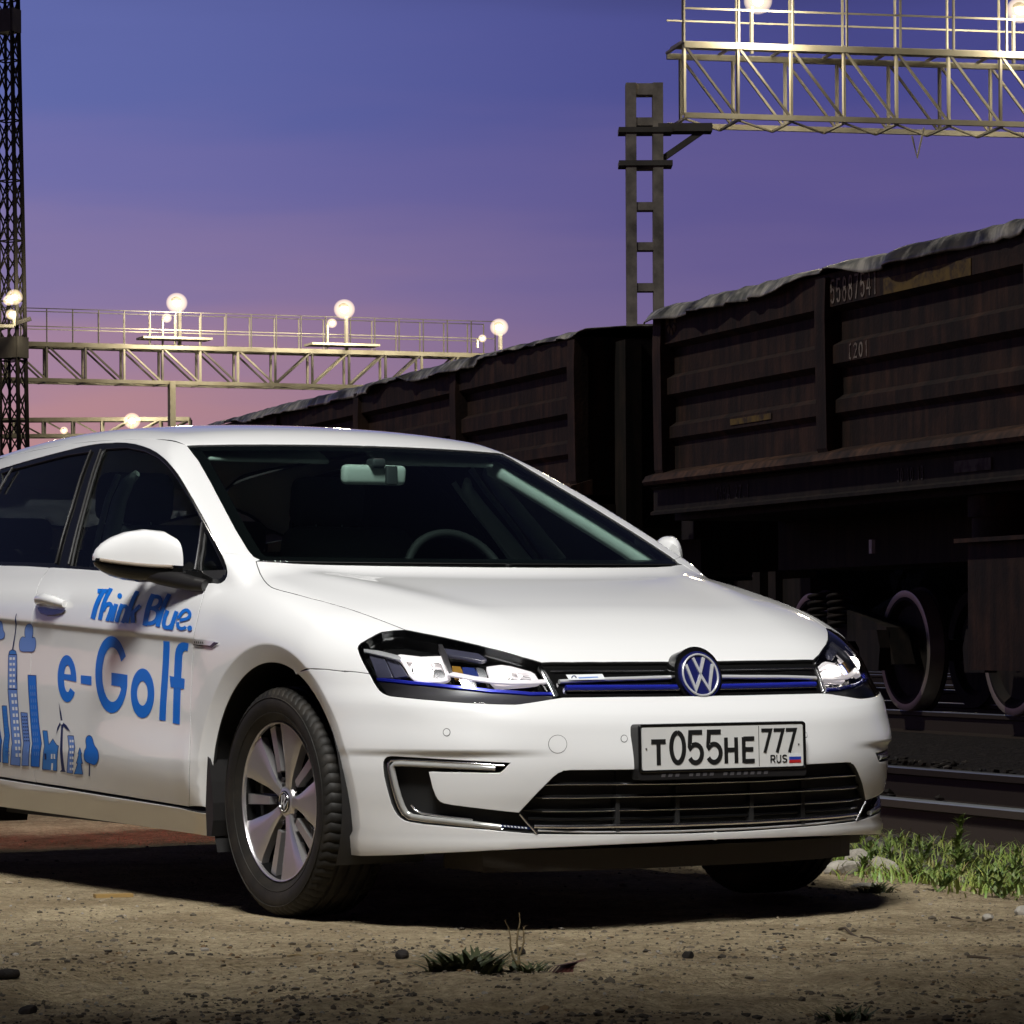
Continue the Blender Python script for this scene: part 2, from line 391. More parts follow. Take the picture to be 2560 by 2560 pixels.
def grid_obj(name, X, Y_, Z, m):
    ny, nx = X.shape; me = bpy.data.meshes.new(name); V = np.stack([X, Y_, Z], -1).reshape(-1, 3)
    i = np.arange(ny-1)[:, None]*nx+np.arange(nx-1)[None]; F = np.stack([i, i+1, i+nx+1, i+nx], -1).reshape(-1, 4)
    me.vertices.add(len(V)); me.vertices.foreach_set('co', V.ravel()); me.loops.add(F.size); me.loops.foreach_set('vertex_index', F.ravel().astype(np.int32))
    me.polygons.add(len(F)); me.polygons.foreach_set('loop_start', np.arange(0, F.size, 4, dtype=np.int32)); me.polygons.foreach_set('use_smooth', np.ones(len(F), bool))
    me.materials.append(m); me.update(calc_edges=True); o = bpy.data.objects.new(name, me); COL.objects.link(o); return o
def dirt_mat():
    m = bpy.data.materials.new('dirt'); m.use_nodes = True; N, K = m.node_tree.nodes, m.node_tree.links; b = N['Principled BSDF']; b.inputs['Roughness'].default_value = .95; b.inputs['Specular IOR Level'].default_value = .15
    c = N.new('ShaderNodeTexCoord')
    def noise(s, d=8, r=.6):
        t = N.new('ShaderNodeTexNoise'); t.inputs['Scale'].default_value = s; t.inputs['Detail'].default_value = d; t.inputs['Roughness'].default_value = r; K.new(c.outputs['Object'], t.inputs[0]); return t.outputs[0]
    def ramp_(src, a, b_, c0, c1):
        r = N.new('ShaderNodeValToRGB'); e = r.color_ramp.elements; e[0].position = a; e[1].position = b_; e[0].color = (*c0, 1); e[1].color = (*c1, 1); K.new(src, r.inputs[0]); return r.outputs[0]
    def mixc(f, A, B, mode='MIX'):
        x = N.new('ShaderNodeMix'); x.data_type = 'RGBA'; x.blend_type = mode
        if isinstance(f, float): x.inputs['Factor'].default_value = f
        else: K.new(f, x.inputs['Factor'])
        K.new(A, x.inputs['A']); K.new(B, x.inputs['B']); return x.outputs['Result']
    base = ramp_(noise(1.3), .36, .66, (.46, .36, .215), (.74, .60, .37))
    fine = ramp_(noise(38, 6, .7), .38, .62, (.10, .08, .055), (.74, .62, .43))
    col = mixc(.42, base, fine)
    v = N.new('ShaderNodeTexVoronoi'); v.inputs['Scale'].default_value = 85; K.new(c.outputs['Object'], v.inputs[0])
    peb = ramp_(v.outputs['Distance'], .12, .30, (1, 1, 1), (.74, .73, .72))
    col = mixc(.55, col, peb, 'MULTIPLY')
    dark = ramp_(noise(2.1, 7, .68), .46, .60, (1, 1, 1), (.52, .48, .43)); col = mixc(.65, col, dark, 'MULTIPLY')
    # stony, oil-dark ballast along the tracks
    sp = N.new('ShaderNodeSeparateXYZ'); K.new(c.outputs['Object'], sp.inputs[0])
    def mth(op, a, bb):
        n = N.new('ShaderNodeMath'); n.operation = op
        for i_, q in enumerate((a, bb)):
            if isinstance(q, (int, float)): n.inputs[i_].default_value = q
            else: K.new(q, n.inputs[i_])
        return n.outputs[0]
    w = mth('ADD', mth('MULTIPLY', mth('SUBTRACT', sp.outputs[0], float(C0[0])), float(NN_[0])), mth('MULTIPLY', mth('SUBTRACT', sp.outputs[1], float(C0[1])), float(NN_[1])))
    w = mth('ADD', w, mth('MULTIPLY', mth('SUBTRACT', noise(1.1), .5), 1.4))
    r = N.new('ShaderNodeMapRange'); r.interpolation_type = 'SMOOTHSTEP'; r.inputs['From Min'].default_value = 5.3; r.inputs['From Max'].default_value = 6.1; K.new(w, r.inputs[0])
    bal = ramp_(noise(22, 6, .7), .35, .65, (.022, .018, .014), (.085, .072, .060)); col = mixc(r.outputs[0], col, bal)
    K.new(col, b.inputs['Base Color'])
    bu = N.new('ShaderNodeBump'); bu.inputs['Strength'].default_value = 1.0; bu.inputs['Distance'].default_value = .028
    hsum = mth('ADD', mth('ADD', mth('MULTIPLY', noise(55, 8, .65), .8), mth('MULTIPLY', noise(13, 5, .6), 1.6)), mth('MULTIPLY', v.outputs['Distance'], -.7)); K.new(hsum, bu.inputs['Height']); K.new(bu.outputs[0], b.inputs['Normal'])
    return m
M['dirt'] = dirt_mat()
ground = grid_obj('ground', GX, GY, GZ, M['dirt']); tag(ground, None, None, kind='structure')
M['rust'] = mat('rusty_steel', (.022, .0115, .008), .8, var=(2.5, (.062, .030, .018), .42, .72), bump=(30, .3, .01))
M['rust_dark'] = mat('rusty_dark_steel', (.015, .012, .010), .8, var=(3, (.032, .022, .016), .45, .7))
M['rust_light'] = mat('lighter_brown_steel', (.12, .066, .038), .7, var=(1.1, (.035, .02, .014), .42, .6))  # lighter brown with darker patches, used for the ledge
M['rail_top'] = mat('polished_rail', (.62, .66, .66), .36, metal=.8); M['rail_side'] = mat('rail_side', (.05, .035, .026), .8)
M['wood'] = mat('sleeper', (.035, .028, .022), .9, bump=(20, .4, .01)); M['galv'] = mat('painted_steel', (.44, .42, .36), .55, metal=.1, var=(1.2, (.30, .27, .21), .4, .7))
M['galv_dark'] = mat('dark_and_shaded_steel', (.16, .15, .14), .6, var=(1.5, (.10, .09, .08), .4, .7)); M['tower'] = mat('tower_steel', (.030, .026, .024), .7)  # the dark steel also paints shade on unlit gantry members
M['tarp'] = mat('tarpaulin', (.48, .52, .49), .40, var=(2.2, (.06, .06, .055), .44, .60)); M['concrete'] = mat('concrete', (.55, .50, .45), .85, var=(2, (.15, .14, .13), .4, .7))
M['stencil'] = mat('stencil_paint', (.36, .30, .26), .8, var=(9, (.14, .10, .09), .45, .6)); M['stencil_dim'] = mat('worn_stencil', (.15, .14, .13), .8, var=(9, (.05, .04, .04), .42, .62))
M['yellow'] = mat('worn_yellow', (.20, .13, .035), .8, var=(7, (.06, .04, .03), .42, .6)); M['tread'] = mat('worn_wheel_tread', (.42, .38, .33), .4, metal=.5)
M['globe'] = None
M['flood'] = mat('lit_floodlight', (.9, .9, .8), .4, emis=(1, .90, .62), estr=60)
# ---- tracks
def rail(label, p0, d, L, z):
    d = np.array(d); n = np.array((d[1], -d[0], 0)); a = np.array((p0[0], p0[1], 0)); e = empty('rail', tuple(a+np.array((0, 0, z)))); tag(e, label, 'rail', 'steel rails of the yard')
    prof = [(-.075, -.18), (.075, -.18), (.075, -.168), (.012, -.150), (.012, -.045), (.036, -.035), (.036, -.006), (-.036, -.006), (-.036, -.035), (-.012, -.045), (-.012, -.150), (-.075, -.168)]
    V = [n*x+d*t+np.array((0, 0, zz)) for t in (0, L) for x, zz in prof]; k = len(prof)
    m = MB(); m.add(V, [(i, (i+1) % k, k+(i+1) % k, k+i) for i in range(k)]+[tuple(range(k)), tuple(range(2*k-1, k-1, -1))]); m.build('rail_body', M['rail_side'], e)
    tp = [(-.036, -.006), (.036, -.006), (.033, .0), (-.033, .0)]; V = [n*x+d*t+np.array((0, 0, zz+.0005)) for t in (0, L) for x, zz in tp]
    m = MB(); m.add(V, [(i, (i+1) % 4, 4+(i+1) % 4, 4+i) for i in range(4)]+[(0, 1, 2, 3), (7, 6, 5, 4)]); m.build('running_surface', M['rail_top'], e); return e
nq = lambda u, w: C0+NT_*u+NN_*w
rail('far rail of the empty track, right of the car bonnet', nq(-2, W1), NT_, 90, .08)
rail('rail of the empty track nearest the car, behind the grass', nq(-2, W2), NT_, 90, .08)
NS_ = 46
sl = MB(); sl.box((0, 0, 0), (2.7, .24, .16)); s0 = sl.build('sleeper', M['wood'])
bv = s0.modifiers.new('b', 'BEVEL'); bv.width = .015
tag(s0, 'dark oily wooden sleeper under the two rails of the empty track', 'sleeper', 'sleepers of the empty track')
for i in range(NS_):
    o = s0 if i == 0 else s0.copy()
    if i: COL.objects.link(o)
    o.location = nq(4+.6*i, WC)+np.array((0, 0, -.185+random.uniform(-.008, .008))); o.rotation_euler = (0, 0, -NDIR+random.uniform(-.02, .02))
TW = 11.7                                               # lateral place of the train's near wheel plane
TZ = .15
rail('near rail under the freight wagons', trk(-5, TW), TT, 90, TZ); rail('far rail under the freight wagons', trk(-5, TW+1.52), TT, 90, TZ)
bank = MB(); P = [(TW-2.1, -.12), (TW-1.0, TZ-.17), (TW+2.5, TZ-.17), (TW+3.6, -.12)]
V = [trk(u, w, z) for u in np.linspace(-5, 85, 46) for w, z in P]; F = [(i*4+k, i*4+k+1, i*4+k+5, i*4+k+4) for i in range(45) for k in range(3)]
bank.add(V, F); bo = bank.build('ballast_bank', mat('ballast', (.05, .042, .036), .95, var=(14, (.022, .018, .016), .4, .6), bump=(26, 1, .06)), smooth=180); tag(bo, None, None, kind='structure')
for k, dw in enumerate((5.3, 6.82, 10.4, 11.92)):
    rail(('first', 'second', 'third', 'fourth')[k]+' lit rail beyond the freight wagons, seen between their wheels', trk(-5, TW+dw), TT, 110, .12)
def streaks(m, amt=.7):
    """rain-streaked rust: noise stretched down the sides"""
    N, K = m.node_tree.nodes, m.node_tree.links; b = N['Principled BSDF']; src = b.inputs['Base Color'].links[0].from_socket
    c = N.new('ShaderNodeTexCoord'); mp_ = N.new('ShaderNodeMapping'); mp_.inputs['Scale'].default_value = (5, 5, .5); K.new(c.outputs['Object'], mp_.inputs[0])
    t = N.new('ShaderNodeTexNoise'); t.inputs['Scale'].default_value = 2.2; t.inputs['Detail'].default_value = 7; K.new(mp_.outputs[0], t.inputs[0])
    r = N.new('ShaderNodeValToRGB'); e = r.color_ramp.elements; e[0].position = .36; e[1].position = .66; e[0].color = (.28, .26, .25, 1); e[1].color = (1.5, 1.3, 1.2, 1); K.new(t.outputs[0], r.inputs[0])
    x = N.new('ShaderNodeMix'); x.data_type = 'RGBA'; x.blend_type = 'MULTIPLY'; x.inputs['Factor'].default_value = amt; K.new(src, x.inputs['A']); K.new(r.outputs[0], x.inputs['B']); K.new(x.outputs['Result'], b.inputs['Base Color'])
for k_ in ('rust', 'rust_dark', 'rust_light', 'tarp'): streaks(M[k_], .85)
# ---- freight wagons (side-tipping dump cars)
def wheelset_part(bogie, y, r=.475):
    for sx_ in (-.76, .76):
        sg = -1 if sx_ < 0 else 1; m = MB()
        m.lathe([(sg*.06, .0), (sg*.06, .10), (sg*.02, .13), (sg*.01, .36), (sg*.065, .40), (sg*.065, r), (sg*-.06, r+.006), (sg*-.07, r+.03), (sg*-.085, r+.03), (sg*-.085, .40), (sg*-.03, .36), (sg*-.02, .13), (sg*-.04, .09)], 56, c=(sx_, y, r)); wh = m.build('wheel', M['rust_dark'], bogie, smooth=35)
        m = MB(); m.lathe([(sg*.0665, r-.05), (sg*.0685, r-.012), (sg*.066, r+.0012), (sg*-.055, r+.0075)], 56, c=(sx_, y, r)); m.build('wheel_tread', M['tread'], wh, smooth=50)
    m = MB(); m.tube([(-.72, y, r), (.72, y, r)], .085, 12); m.build('axle', M['rust_dark'], bogie, smooth=50)
def wagon(u0, Lw, label, front=True):
    e = empty('freight_wagon', tuple(trk(u0, TW+.76, TZ)), -TDIR); tag(e, label, 'wagon', 'freight wagons of the train')
    hw = 1.56; top = 3.60-TZ
    # stepped body: profile extruded along the wagon
    side = [(hw-.10, 1.92), (hw-.02, 1.98), (hw-.02, 2.28), (hw+.03, 2.32), (hw+.03, 2.42), (hw-.03, 2.46), (hw-.03, 2.66), (hw+.05, 2.70), (hw+.05, 2.84), (hw-.02, 2.88), (hw-.02, 3.10), (hw+.07, 3.14), (hw+.07, top-.05)]
    prof = [(-x, z) for x, z in side]+[(x, z) for x, z in side[::-1]]; k = len(prof)
    V = [(x, y, z) for y in (0.35, Lw-.35) for x, z in prof]
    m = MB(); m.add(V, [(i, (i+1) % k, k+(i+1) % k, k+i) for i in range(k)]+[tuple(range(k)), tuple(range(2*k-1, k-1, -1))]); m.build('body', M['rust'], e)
    n = int(round(Lw/3.9))
    for i in range(n+1):
        y = .40+(Lw-.8)*i/n
        for sg in (-1, 1):
            m = MB(); m.prism([(hw-.03, 1.75), (hw+.10, 2.05), (hw+.115, 3.1), (hw+.105, top-.08), (hw-.03, top-.08)], -.10, .10, ((0, y, 0), (sg, 0, 0), (0, 0, 1), (0, 1, 0))); m.build('side_post', M['rust'], e)
    for sg in (-1, 1):
        m = MB(); m.prism([(hw-.05, 1.92), (hw+.18, 1.915), (hw+.20, 1.945), (hw+.16, 2.0), (hw-.05, 2.06)], .25, Lw-.25, ((0, 0, 0), (sg, 0, 0), (0, 0, 1), (0, 1, 0))); m.build('ledge', M['rust_light'], e)
        m = MB(); m.prism([(hw+.02, 1.66), (hw+.08, 1.66), (hw+.08, 1.685), (hw+.05, 1.70), (hw+.05, 1.88), (hw+.08, 1.90), (hw+.02, 1.91)], .15, Lw-.15, ((0, 0, 0), (sg, 0, 0), (0, 0, 1), (0, 1, 0))); m.build('side_sill', M['rust_dark'], e)
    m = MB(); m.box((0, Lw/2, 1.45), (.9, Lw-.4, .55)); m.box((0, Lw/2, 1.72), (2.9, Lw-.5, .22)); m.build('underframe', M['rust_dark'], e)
    for y in (.12, Lw-.12):
        m = MB(); sg = -1 if y < 1 else 1; m.box((0, y, 2.6), (2.5, .16, 1.5)); m.box((-1.2, y, 2.4), (.16, .30, 1.9)); m.box((1.2, y, 2.4), (.16, .30, 1.9)); m.build('end_wall', M['rust_dark'], e)
        m = MB(); m.box((0, y+sg*.32, .98), (.26, .75, .26)); m.box((0, y+sg*.68, 1.0), (.40, .18, .36)); m.build('coupler', M['rust_dark'], e)
    # tarpaulin over the load, its hem hanging in folds over both top edges
    ny = int(Lw*11); V = []; prof_t = [(-1.0, 0), (-.9, .02), (-.82, .015), (-.80, -.03), (-.805, -.09), (-.81, -.15)]
    cols = [(-1.70, -.115), (-1.69, -.085), (-1.672, -.05), (-1.645, -.012), (-1.58, .02), (-1.2, .06), (0, .10), (1.2, .06), (1.58, .02), (1.645, -.012), (1.672, -.05), (1.69, -.085), (1.70, -.115)]
    ys = np.linspace(.22, Lw-.22, ny)
    for y in ys:
        fold = noise2(np.array([y+u0*7]), np.array([.5]), .55, 2)[0]; f2 = noise2(np.array([y*1.0+u0]), np.array([.5]), .16, 4)[0]; lift = sst_(noise2(np.array([y+u0*3.]), np.array([.5]), 1.9, 9)[0], .58, .8)
        for q, (x, dz) in enumerate(cols):
            hem = abs(x) > 1.56; drop = max(0, -dz)
            ox = (fold-.45)*.16*drop/.15+(f2-.5)*.10*drop/.15 if hem else 0; oz = lift*drop*.7+(f2-.5)*.022+(fold-.5)*.02 if hem else (fold-.5)*.05
            V.append((x+math.copysign(1, x)*max(ox, -.03), y+(1.1*drop*(fold-.3)), top+dz+oz))
    nc = len(cols); F = [(i*nc+k_, i*nc+k_+1, (i+1)*nc+k_+1, (i+1)*nc+k_) for i in range(ny-1) for k_ in range(nc-1)]
    m = MB(); m.add(V, F); tp = m.build('tarpaulin', M['tarp'], e, smooth=50); so = tp.modifiers.new('s', 'SOLIDIFY'); so.thickness = .012
    # bogies with three axles each
    for yb in (2.9, Lw-3.72):
        b = empty('bogie', (0, yb, 0), parent=e)
        for dy in (-1.9, 0, 1.9): wheelset_part(b, dy)
        for sg in (-1, 1):
            P = [(-.28, .37), (.24, .36), (.48, .55), (1.35, .55), (1.6, .38), (2.3, .40), (2.25, .62), (1.6, .80), (.62, .80), (-.12, .66)]
            m = MB(); m.prism(P, .86, 1.04, ((0, 0, 0), (0, 1, 0), (0, 0, 1), (sg, 0, 0))); m.build('side_frame', M['rust_dark'], b)
            for dy in (-1.9, 0, 1.9):
                m = MB(); m.prism([(-.17, .32), (.17, .32), (.20, .50), (.14, .64), (-.14, .64), (-.20, .50)], 1.03, 1.13, ((0, dy, 0), (0, 1, 0), (0, 0, 1), (sg, 0, 0))); m.build('axle_box', M['rust_dark'], b)
            for dy in (.75, 1.15):
                m = MB(); P = [(sg*1.06+.09*math.cos(t), dy+.09*math.sin(t), .66+.022*t/6.283*2.6) for t in np.linspace(0, 6.283*5, 70)]; m.tube(P, .017, 6); m.build('spring', M['rust_dark'], b, smooth=60)
    # tipping cylinders and reservoirs under the frame
    for y in (Lw*.40, Lw*.60):
        for sg in (-1, 1):
            m = MB(); m.tube([(sg*1.12, y, .55), (sg*1.12, y, 1.55)], .24, 20); m.tube([(sg*1.12, y, 1.45), (sg*1.12, y, 1.62)], .27, 20); m.build('tipping_cylinder', M['rust'], e, smooth=50)
    m = MB(); m.tube([(-.9, Lw*.5-.7, .92), (-.9, Lw*.5+.7, .92)], .2, 16); m.build('air_reservoir', M['rust_dark'], e, smooth=50)
    return e
GL_STRK = None
def wtext(par, name, s, y0, z0, h, w, gap_, x, mk, sw=.022):
    """stencilled on the wagon's near side: reads towards -y"""
    fr = (np.array((x, y0, z0)), np.array((0, -1., 0)), np.array((0, 0, 1.)), np.array((-1., 0, 0))); k = 0
    for ch in s:
        if ch != ' ':
            m = MB(); glyph(m, ch, k, 0, w, h, sw, fr, 0, .003); m.build(name, M[mk], par)
        k += w+gap_
wa = wagon(14.0, 15.3, 'rusty freight wagon nearest the camera with a white painted number high on its side')
wb = wagon(30.8, 15.8, 'rusty freight wagon further along the train, behind the car roof')
lw = lambda u: u-14.0
wtext(wa, 'painted_number', '55887541', lw(25.14), 3.16, .19, .072, .042, -1.634, 'stencil', .017)
wtext(wa, 'painted_number', '(201', lw(24.86), 2.712, .115, .068, .034, -1.612, 'stencil', .016)
wtext(wa, 'painted_weight', 'TAPA 27.1', lw(27.64), 1.735, .11, .055, .031, -1.612, 'stencil_dim', .013)
wtext(wa, 'painted_date', '30 10 13', lw(23.97), 1.735, .10, .040, .020, -1.612, 'stencil_dim', .012)
m = MB(); m.prism([(0, 0), (.60, 0), (.60, .085), (0, .085)], 0, .012, (np.array((-1.611, lw(22.97), 1.755)), np.array((0, -1., 0)), np.array((0, 0, 1.)), np.array((-1., 0, 0)))); m.build('name_plate', M['stencil_dim'], wa)
m = MB(); m.box((-1.35, lw(21.87), .80), (.55, 1.75, .90)); m.box((-1.40, lw(21.87), 1.265), (.62, 1.85, .03)); cab = m.build('equipment_box', M['rust'], wa)
m = MB(); m.box((-1.05, lw(23.25), 1.22), (.05, .8, .40)); bp = m.build('bracket_plate', M['rust_dark'], wa)
fr = (np.array((-1.077, lw(23.52), 1.15)), np.array((0, -1., 0)), np.array((0, 0, 1.)), np.array((-1., 0, 0)))
for k, ch in enumerate('5581'):
    m = MB(); glyph(m, ch, k*.105, 0, .072, .135, .016, fr, 0, .003); m.build('painted_number', M['stencil_dim'], bp)
# worn emblem at the wagon's end, a plain ring of marks
fr = (np.array((-1.634, lw(28.62), 3.33)), np.array((0, -1., 0)), np.array((0, 0, 1.)), np.array((-1., 0, 0)))
for a in range(0, 360, 45):
    m = MB(); ca, sa = math.cos(RAD(a)), math.sin(RAD(a)); m.prism([(ca*.06-sa*.02, sa*.06+ca*.02), (ca*.06+sa*.02, sa*.06-ca*.02), (ca*.125+sa*.03, sa*.125-ca*.03), (ca*.125-sa*.03, sa*.125+ca*.03)], 0, .003, fr); m.build('worn_mark', M['yellow'], wa)
m = MB(); m.box((-1.594, lw(26.9), 2.375), (.008, .9, .05)); m.build('yellow_mark', M['yellow'], wa)
m = MB(); m.box((-1.632, lw(23.4), 3.20), (.008, 1.5, .12)); m.build('yellow_mark', M['yellow'], wa)
m = MB(); m.box((-1.05, lw(25.7), 1.30), (.03, .055, .11)); m.build('paper_tag', M['decal_white'], wa)
# ---- gantries
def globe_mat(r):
    """added ball of even, thin emitting volume that puts a soft halo round the bulb"""
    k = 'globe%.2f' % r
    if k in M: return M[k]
    m = bpy.data.materials.new('halo_volume'); m.use_nodes = True; N, K = m.node_tree.nodes, m.node_tree.links; N.clear()
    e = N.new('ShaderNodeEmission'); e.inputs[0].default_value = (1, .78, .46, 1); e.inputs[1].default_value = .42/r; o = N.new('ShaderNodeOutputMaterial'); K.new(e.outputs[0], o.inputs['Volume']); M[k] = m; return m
def floodlamp(p, r, par, aim, power):
    """a floodlight head on the gantry, with its own light"""
    e = empty('floodlight', (0, 0, 0), parent=par); p = np.array(p)
    m = MB(); m.ball(p, (r*.62, r*.62, r*.55), 10); m.build('bulb', M['flood'], e, smooth=180)
    m = MB(); m.ball(p, (r*1.7, r*1.7, r*1.6), 14); m.build('globe', globe_mat(r), e, smooth=180)  # added glow volume for the halo, no glass part of the lamp
    m = MB(); m.lathe([(-.3*r, r*.5), (-.15*r, r*.8), (.2*r, r*.75), (.5*r, r*.3), (.55*r, 0)], 16, 'z', c=p+np.array((0, .25*r, r*.45))); m.build('lamp_hood', M['galv_dark'], e, smooth=50)
    if power:
        l = bpy.data.lights.new('floodlight_glow', 'POINT'); l.energy = power; l.color = (1, .86, .58); l.shadow_soft_size = .35
        o = bpy.data.objects.new('floodlight_glow', l); COL.objects.link(o); o.location = p+np.array(aim); o.parent = par
def truss(par, Bn, Bf, d, L, h, pan, flip, cw=.085, rail_h=1.29, rails=(.5, 1.0), stag=.0, dia=.05):
    """lattice crossbeam; Bn/Bf start points of the near and far bottom chords, d its direction"""
    up = np.array((0, 0, 1.)); n = int(L/pan)
    for q, B in enumerate((Bn, Bf)):
        m = MB(); m.bar(B, B+d*L, cw, cw*1.1); m.build('bottom_chord', M['galv'], par)
        m = MB(); m.bar(B+up*h, B+up*h+d*L, cw, cw*1.2); m.build('top_chord', M['galv'], par)
        for i in range(n+1):
            p = B+d*(pan*i+stag*q)
            m = MB(); m.bar(p, p+up*h, dia, dia); m.build('vertical', M[random.choice(('galv', 'galv', 'galv_dark'))], par)  # random dark members, here and in the diagonals, imitate unlit steel
            if i < n:
                a, b = (p+up*h, p+d*pan) if i < flip else (p, p+d*pan+up*h)
                m = MB(); m.bar(a, b, dia, dia*.8); m.build('diagonal', M[random.choice(('galv', 'galv_dark'))], par)
        for f in rails:
            m = MB(); m.bar(B+up*(h+rail_h*f), B+up*(h+rail_h*f)+d*L, .03, .03); m.build('hand_rail', M['galv_dark'] if f == 1.0 else M['galv'], par)
        k = int(L/.95)
        for i in range(k+1 if rails else 0):
            p = B+d*(L*i/k+(.3 if q else 0)) if i < k else B+d*L
            m = MB(); m.bar(p+up*h, p+up*(h+rail_h), .035, .035); m.build('rail_post', M['galv_dark'] if q == 0 else M['galv'], par)  # near-side posts coloured dark as if unlit, far side left bright
    for i in range(n+1):
        a, b = Bn+d*pan*i, Bf+d*pan*i
        m = MB(); m.bar(a+np.array((0, 0, -.06)), b+np.array((0, 0, -.06)), .05, .04)
        m.build('cross_tie', M['galv'], par); m = MB(); m.bar(a+up*(h+.06), b+up*(h+.06), .05, .04); m.build('cross_tie', M['galv'], par); m = MB()
        if i < n: m.bar(a+np.array((0, 0, -.062)), b+d*pan+np.array((0, 0, -.062)), .04, .03); m.build('cross_brace', M['galv'], par)
    m = MB(); q = [Bn+up*(h+.10), Bn+d*L+up*(h+.10), Bf+d*L+up*(h+.10), Bf+up*(h+.10)]
    c = (q[0]+q[2])/2; ang = math.atan2(d[1], d[0]); m.box(c, (L, np.linalg.norm(Bf-Bn)*.55, .035), rz=ang); m.build('walkway', M['galv'], par)
g1 = empty('lamp_gantry', tuple(at(1616, 1586, 62)*np.array((1, 1, 0)))); tag(g1, 'steel lattice lamp gantry with handrails over the wagons at the top right', 'gantry', 'lamp gantries across the tracks')
g1o = np.array(g1.location)
def rel(p, g): return np.array(p)-np.array(g.location)
A0, A1 = at(1711, 288, 62), at(2559, 315.5, 63.35); dA = A1-A0; dA[2] = 0; dA /= np.linalg.norm(dA)
B0 = at(1668, 313, 63.25); B0[2] = A0[2]
truss(g1, rel(A0, g1), rel(B0, g1), dA, 17, 1.24, .98, 99, stag=.25)
post = empty('gantry_post', (0, 0, 0), parent=g1); post.location = (0, 0, 0)
pa, pb = at(1583, 1586, 62), at(1650, 1586, 62); zt_ = at(1583, 211, 62)[2]
m = MB()
for p in (pa, pb):
    q = rel(p, g1); q[2] = -.3; m = MB(); m.bar(q, q+np.array((0, 0, zt_+.3)), .18, .42, up=AX[2]); m.build('post_leg', M['concrete'], post)
for y in (226, 307, 415, 518, 618, 720, 822, 924, 1026, 1128):
    z = at(1583, y, 62)[2]; a, b = rel(pa, g1), rel(pb, g1); a[2] = b[2] = z; dd = (b-a)/np.linalg.norm(b-a)
    m = MB(); m.bar(a+dd*.085, b-dd*.085, .34, .20 if y == 226 else .14); m.build('post_rung', M['concrete'], post)
for y in (329, 412):
    z = at(1583, y, 62)[2]; a, b = rel(pa, g1), rel(pb, g1); a[2] = b[2] = z
    m = MB(); m.bar(a-dd*.22, b+dd*.25, .55, .09); m.build('clamp', M['galv_dark'], post)
z = at(1700, 322, 62)[2]; b = rel(pb, g1); b[2] = z
m = MB(); m.bar(b, b+dd*.95, .45, .14); m.build('bracket_arm', M['galv_dark'], post)
c = b.copy(); c[2] = at(1700, 405, 62)[2]; m = MB(); m.bar(c, b+dd*.85, .16, .10); m.build('bracket_brace', M['galv_dark'], post)
for (x_, y_, s_) in ((1895, 2, 62.6), (2551, 25, 63.8)):
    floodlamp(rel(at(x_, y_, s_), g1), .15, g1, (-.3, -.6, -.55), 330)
    p = rel(at(x_, y_+10, s_), g1); m = MB(); m.bar(np.array((p[0], p[1]+.2, rel(A0, g1)[2]+1.2)), p+np.array((0, .2, 0)), .05); m.build('lamp_post', M['galv_dark'], g1)
# wire remnants under the beam
hp = rel(at(2310, 320, 62.9), g1); m = MB(); m.tube([hp, rel(at(2293, 395, 62.9), g1), rel(at(2280, 340, 62.9), g1)], .02, 5); m.build('hanging_wire', M['galv'], g1)
# far gantry
g2 = empty('lamp_gantry', tuple(at(429, 1586, 127)*np.array((1, 1, 0)))); tag(g2, 'distant lattice gantry with three bright floodlights above the car roof', 'gantry', 'lamp gantries across the tracks')
A0, A1 = at(-80, 945.5, 125.3), at(795, 967, 130); dA = A1-A0; dA[2] = 0; dA /= np.linalg.norm(dA)
nrm = np.array((-dA[1], dA[0], 0))*1.2
truss(g2, rel(A0, g2), rel(A0+nrm, g2), dA, 20.1, 1.27, 1.43, 8, stag=.2, cw=.12, dia=.075)
m = MB(); q = rel(at(429, 955, 128), g2); m.bar(np.array((q[0], q[1], -.2)), q, .22, .22); m.build('support_post', M['galv'], g2)
for (x_, y_, r_) in ((442, 757, .23), (861, 773, .23), (1248, 818, .20), (417, 795, .11), (830, 808, .11), (1206, 846, .09)):
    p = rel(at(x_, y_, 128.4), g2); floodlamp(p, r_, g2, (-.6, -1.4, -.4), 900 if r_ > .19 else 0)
    if r_ < .19: m = MB(); m.bar(np.array((p[0], p[1]+.35, q[2]+1.25)), p+np.array((0, .35, 0)), .06); m.bar(p+np.array((0, .35, 0)), p, .05); m.build('lamp_bracket', M['galv'], g2)
    else: m = MB(); m.bar(np.array((p[0]+.35, p[1]+.5, q[2]+1.2)), p+np.array((.35, .5, -.2)), .11); m.build('lamp_post', M['galv_dark'], g2); m = MB(); m.box(p+np.array((-.1, 0, -1.32)), (2.6, 1.0, .08), rz=math.atan2(dA[1], dA[0])); m.build('lamp_platform', M['galv'], g2)
# farther gantry, only its lit beam and one lamp show above the car
g3 = empty('lamp_gantry', tuple(at(200, 1586, 240)*np.array((1, 1, 0)))); tag(g3, 'farthest lamp gantry, one bright floodlight just clearing the car roof', 'gantry', 'lamp gantries across the tracks')
A0 = at(-40, 1090, 240); dA = AX[0].copy(); dA[2] = 0
truss(g3, rel(A0, g3), rel(A0+AX[2]*1.2, g3), dA, 14, 1.1, 2.0, 4, cw=.22, rails=(), dia=.13)
for x_ in (-30, 470): m = MB(); q = rel(at(x_, 1090, 240), g3); m.bar(np.array((q[0], q[1], -.2)), q, .35); m.build('support_post', M['galv'], g3)
floodlamp(rel(at(330, 1052, 238), g3), .34, g3, (-.4, -1.8, 1.0), 1200); floodlamp(rel(at(160, 1076, 238), g3), .16, g3, (0, 0, 0), 0)
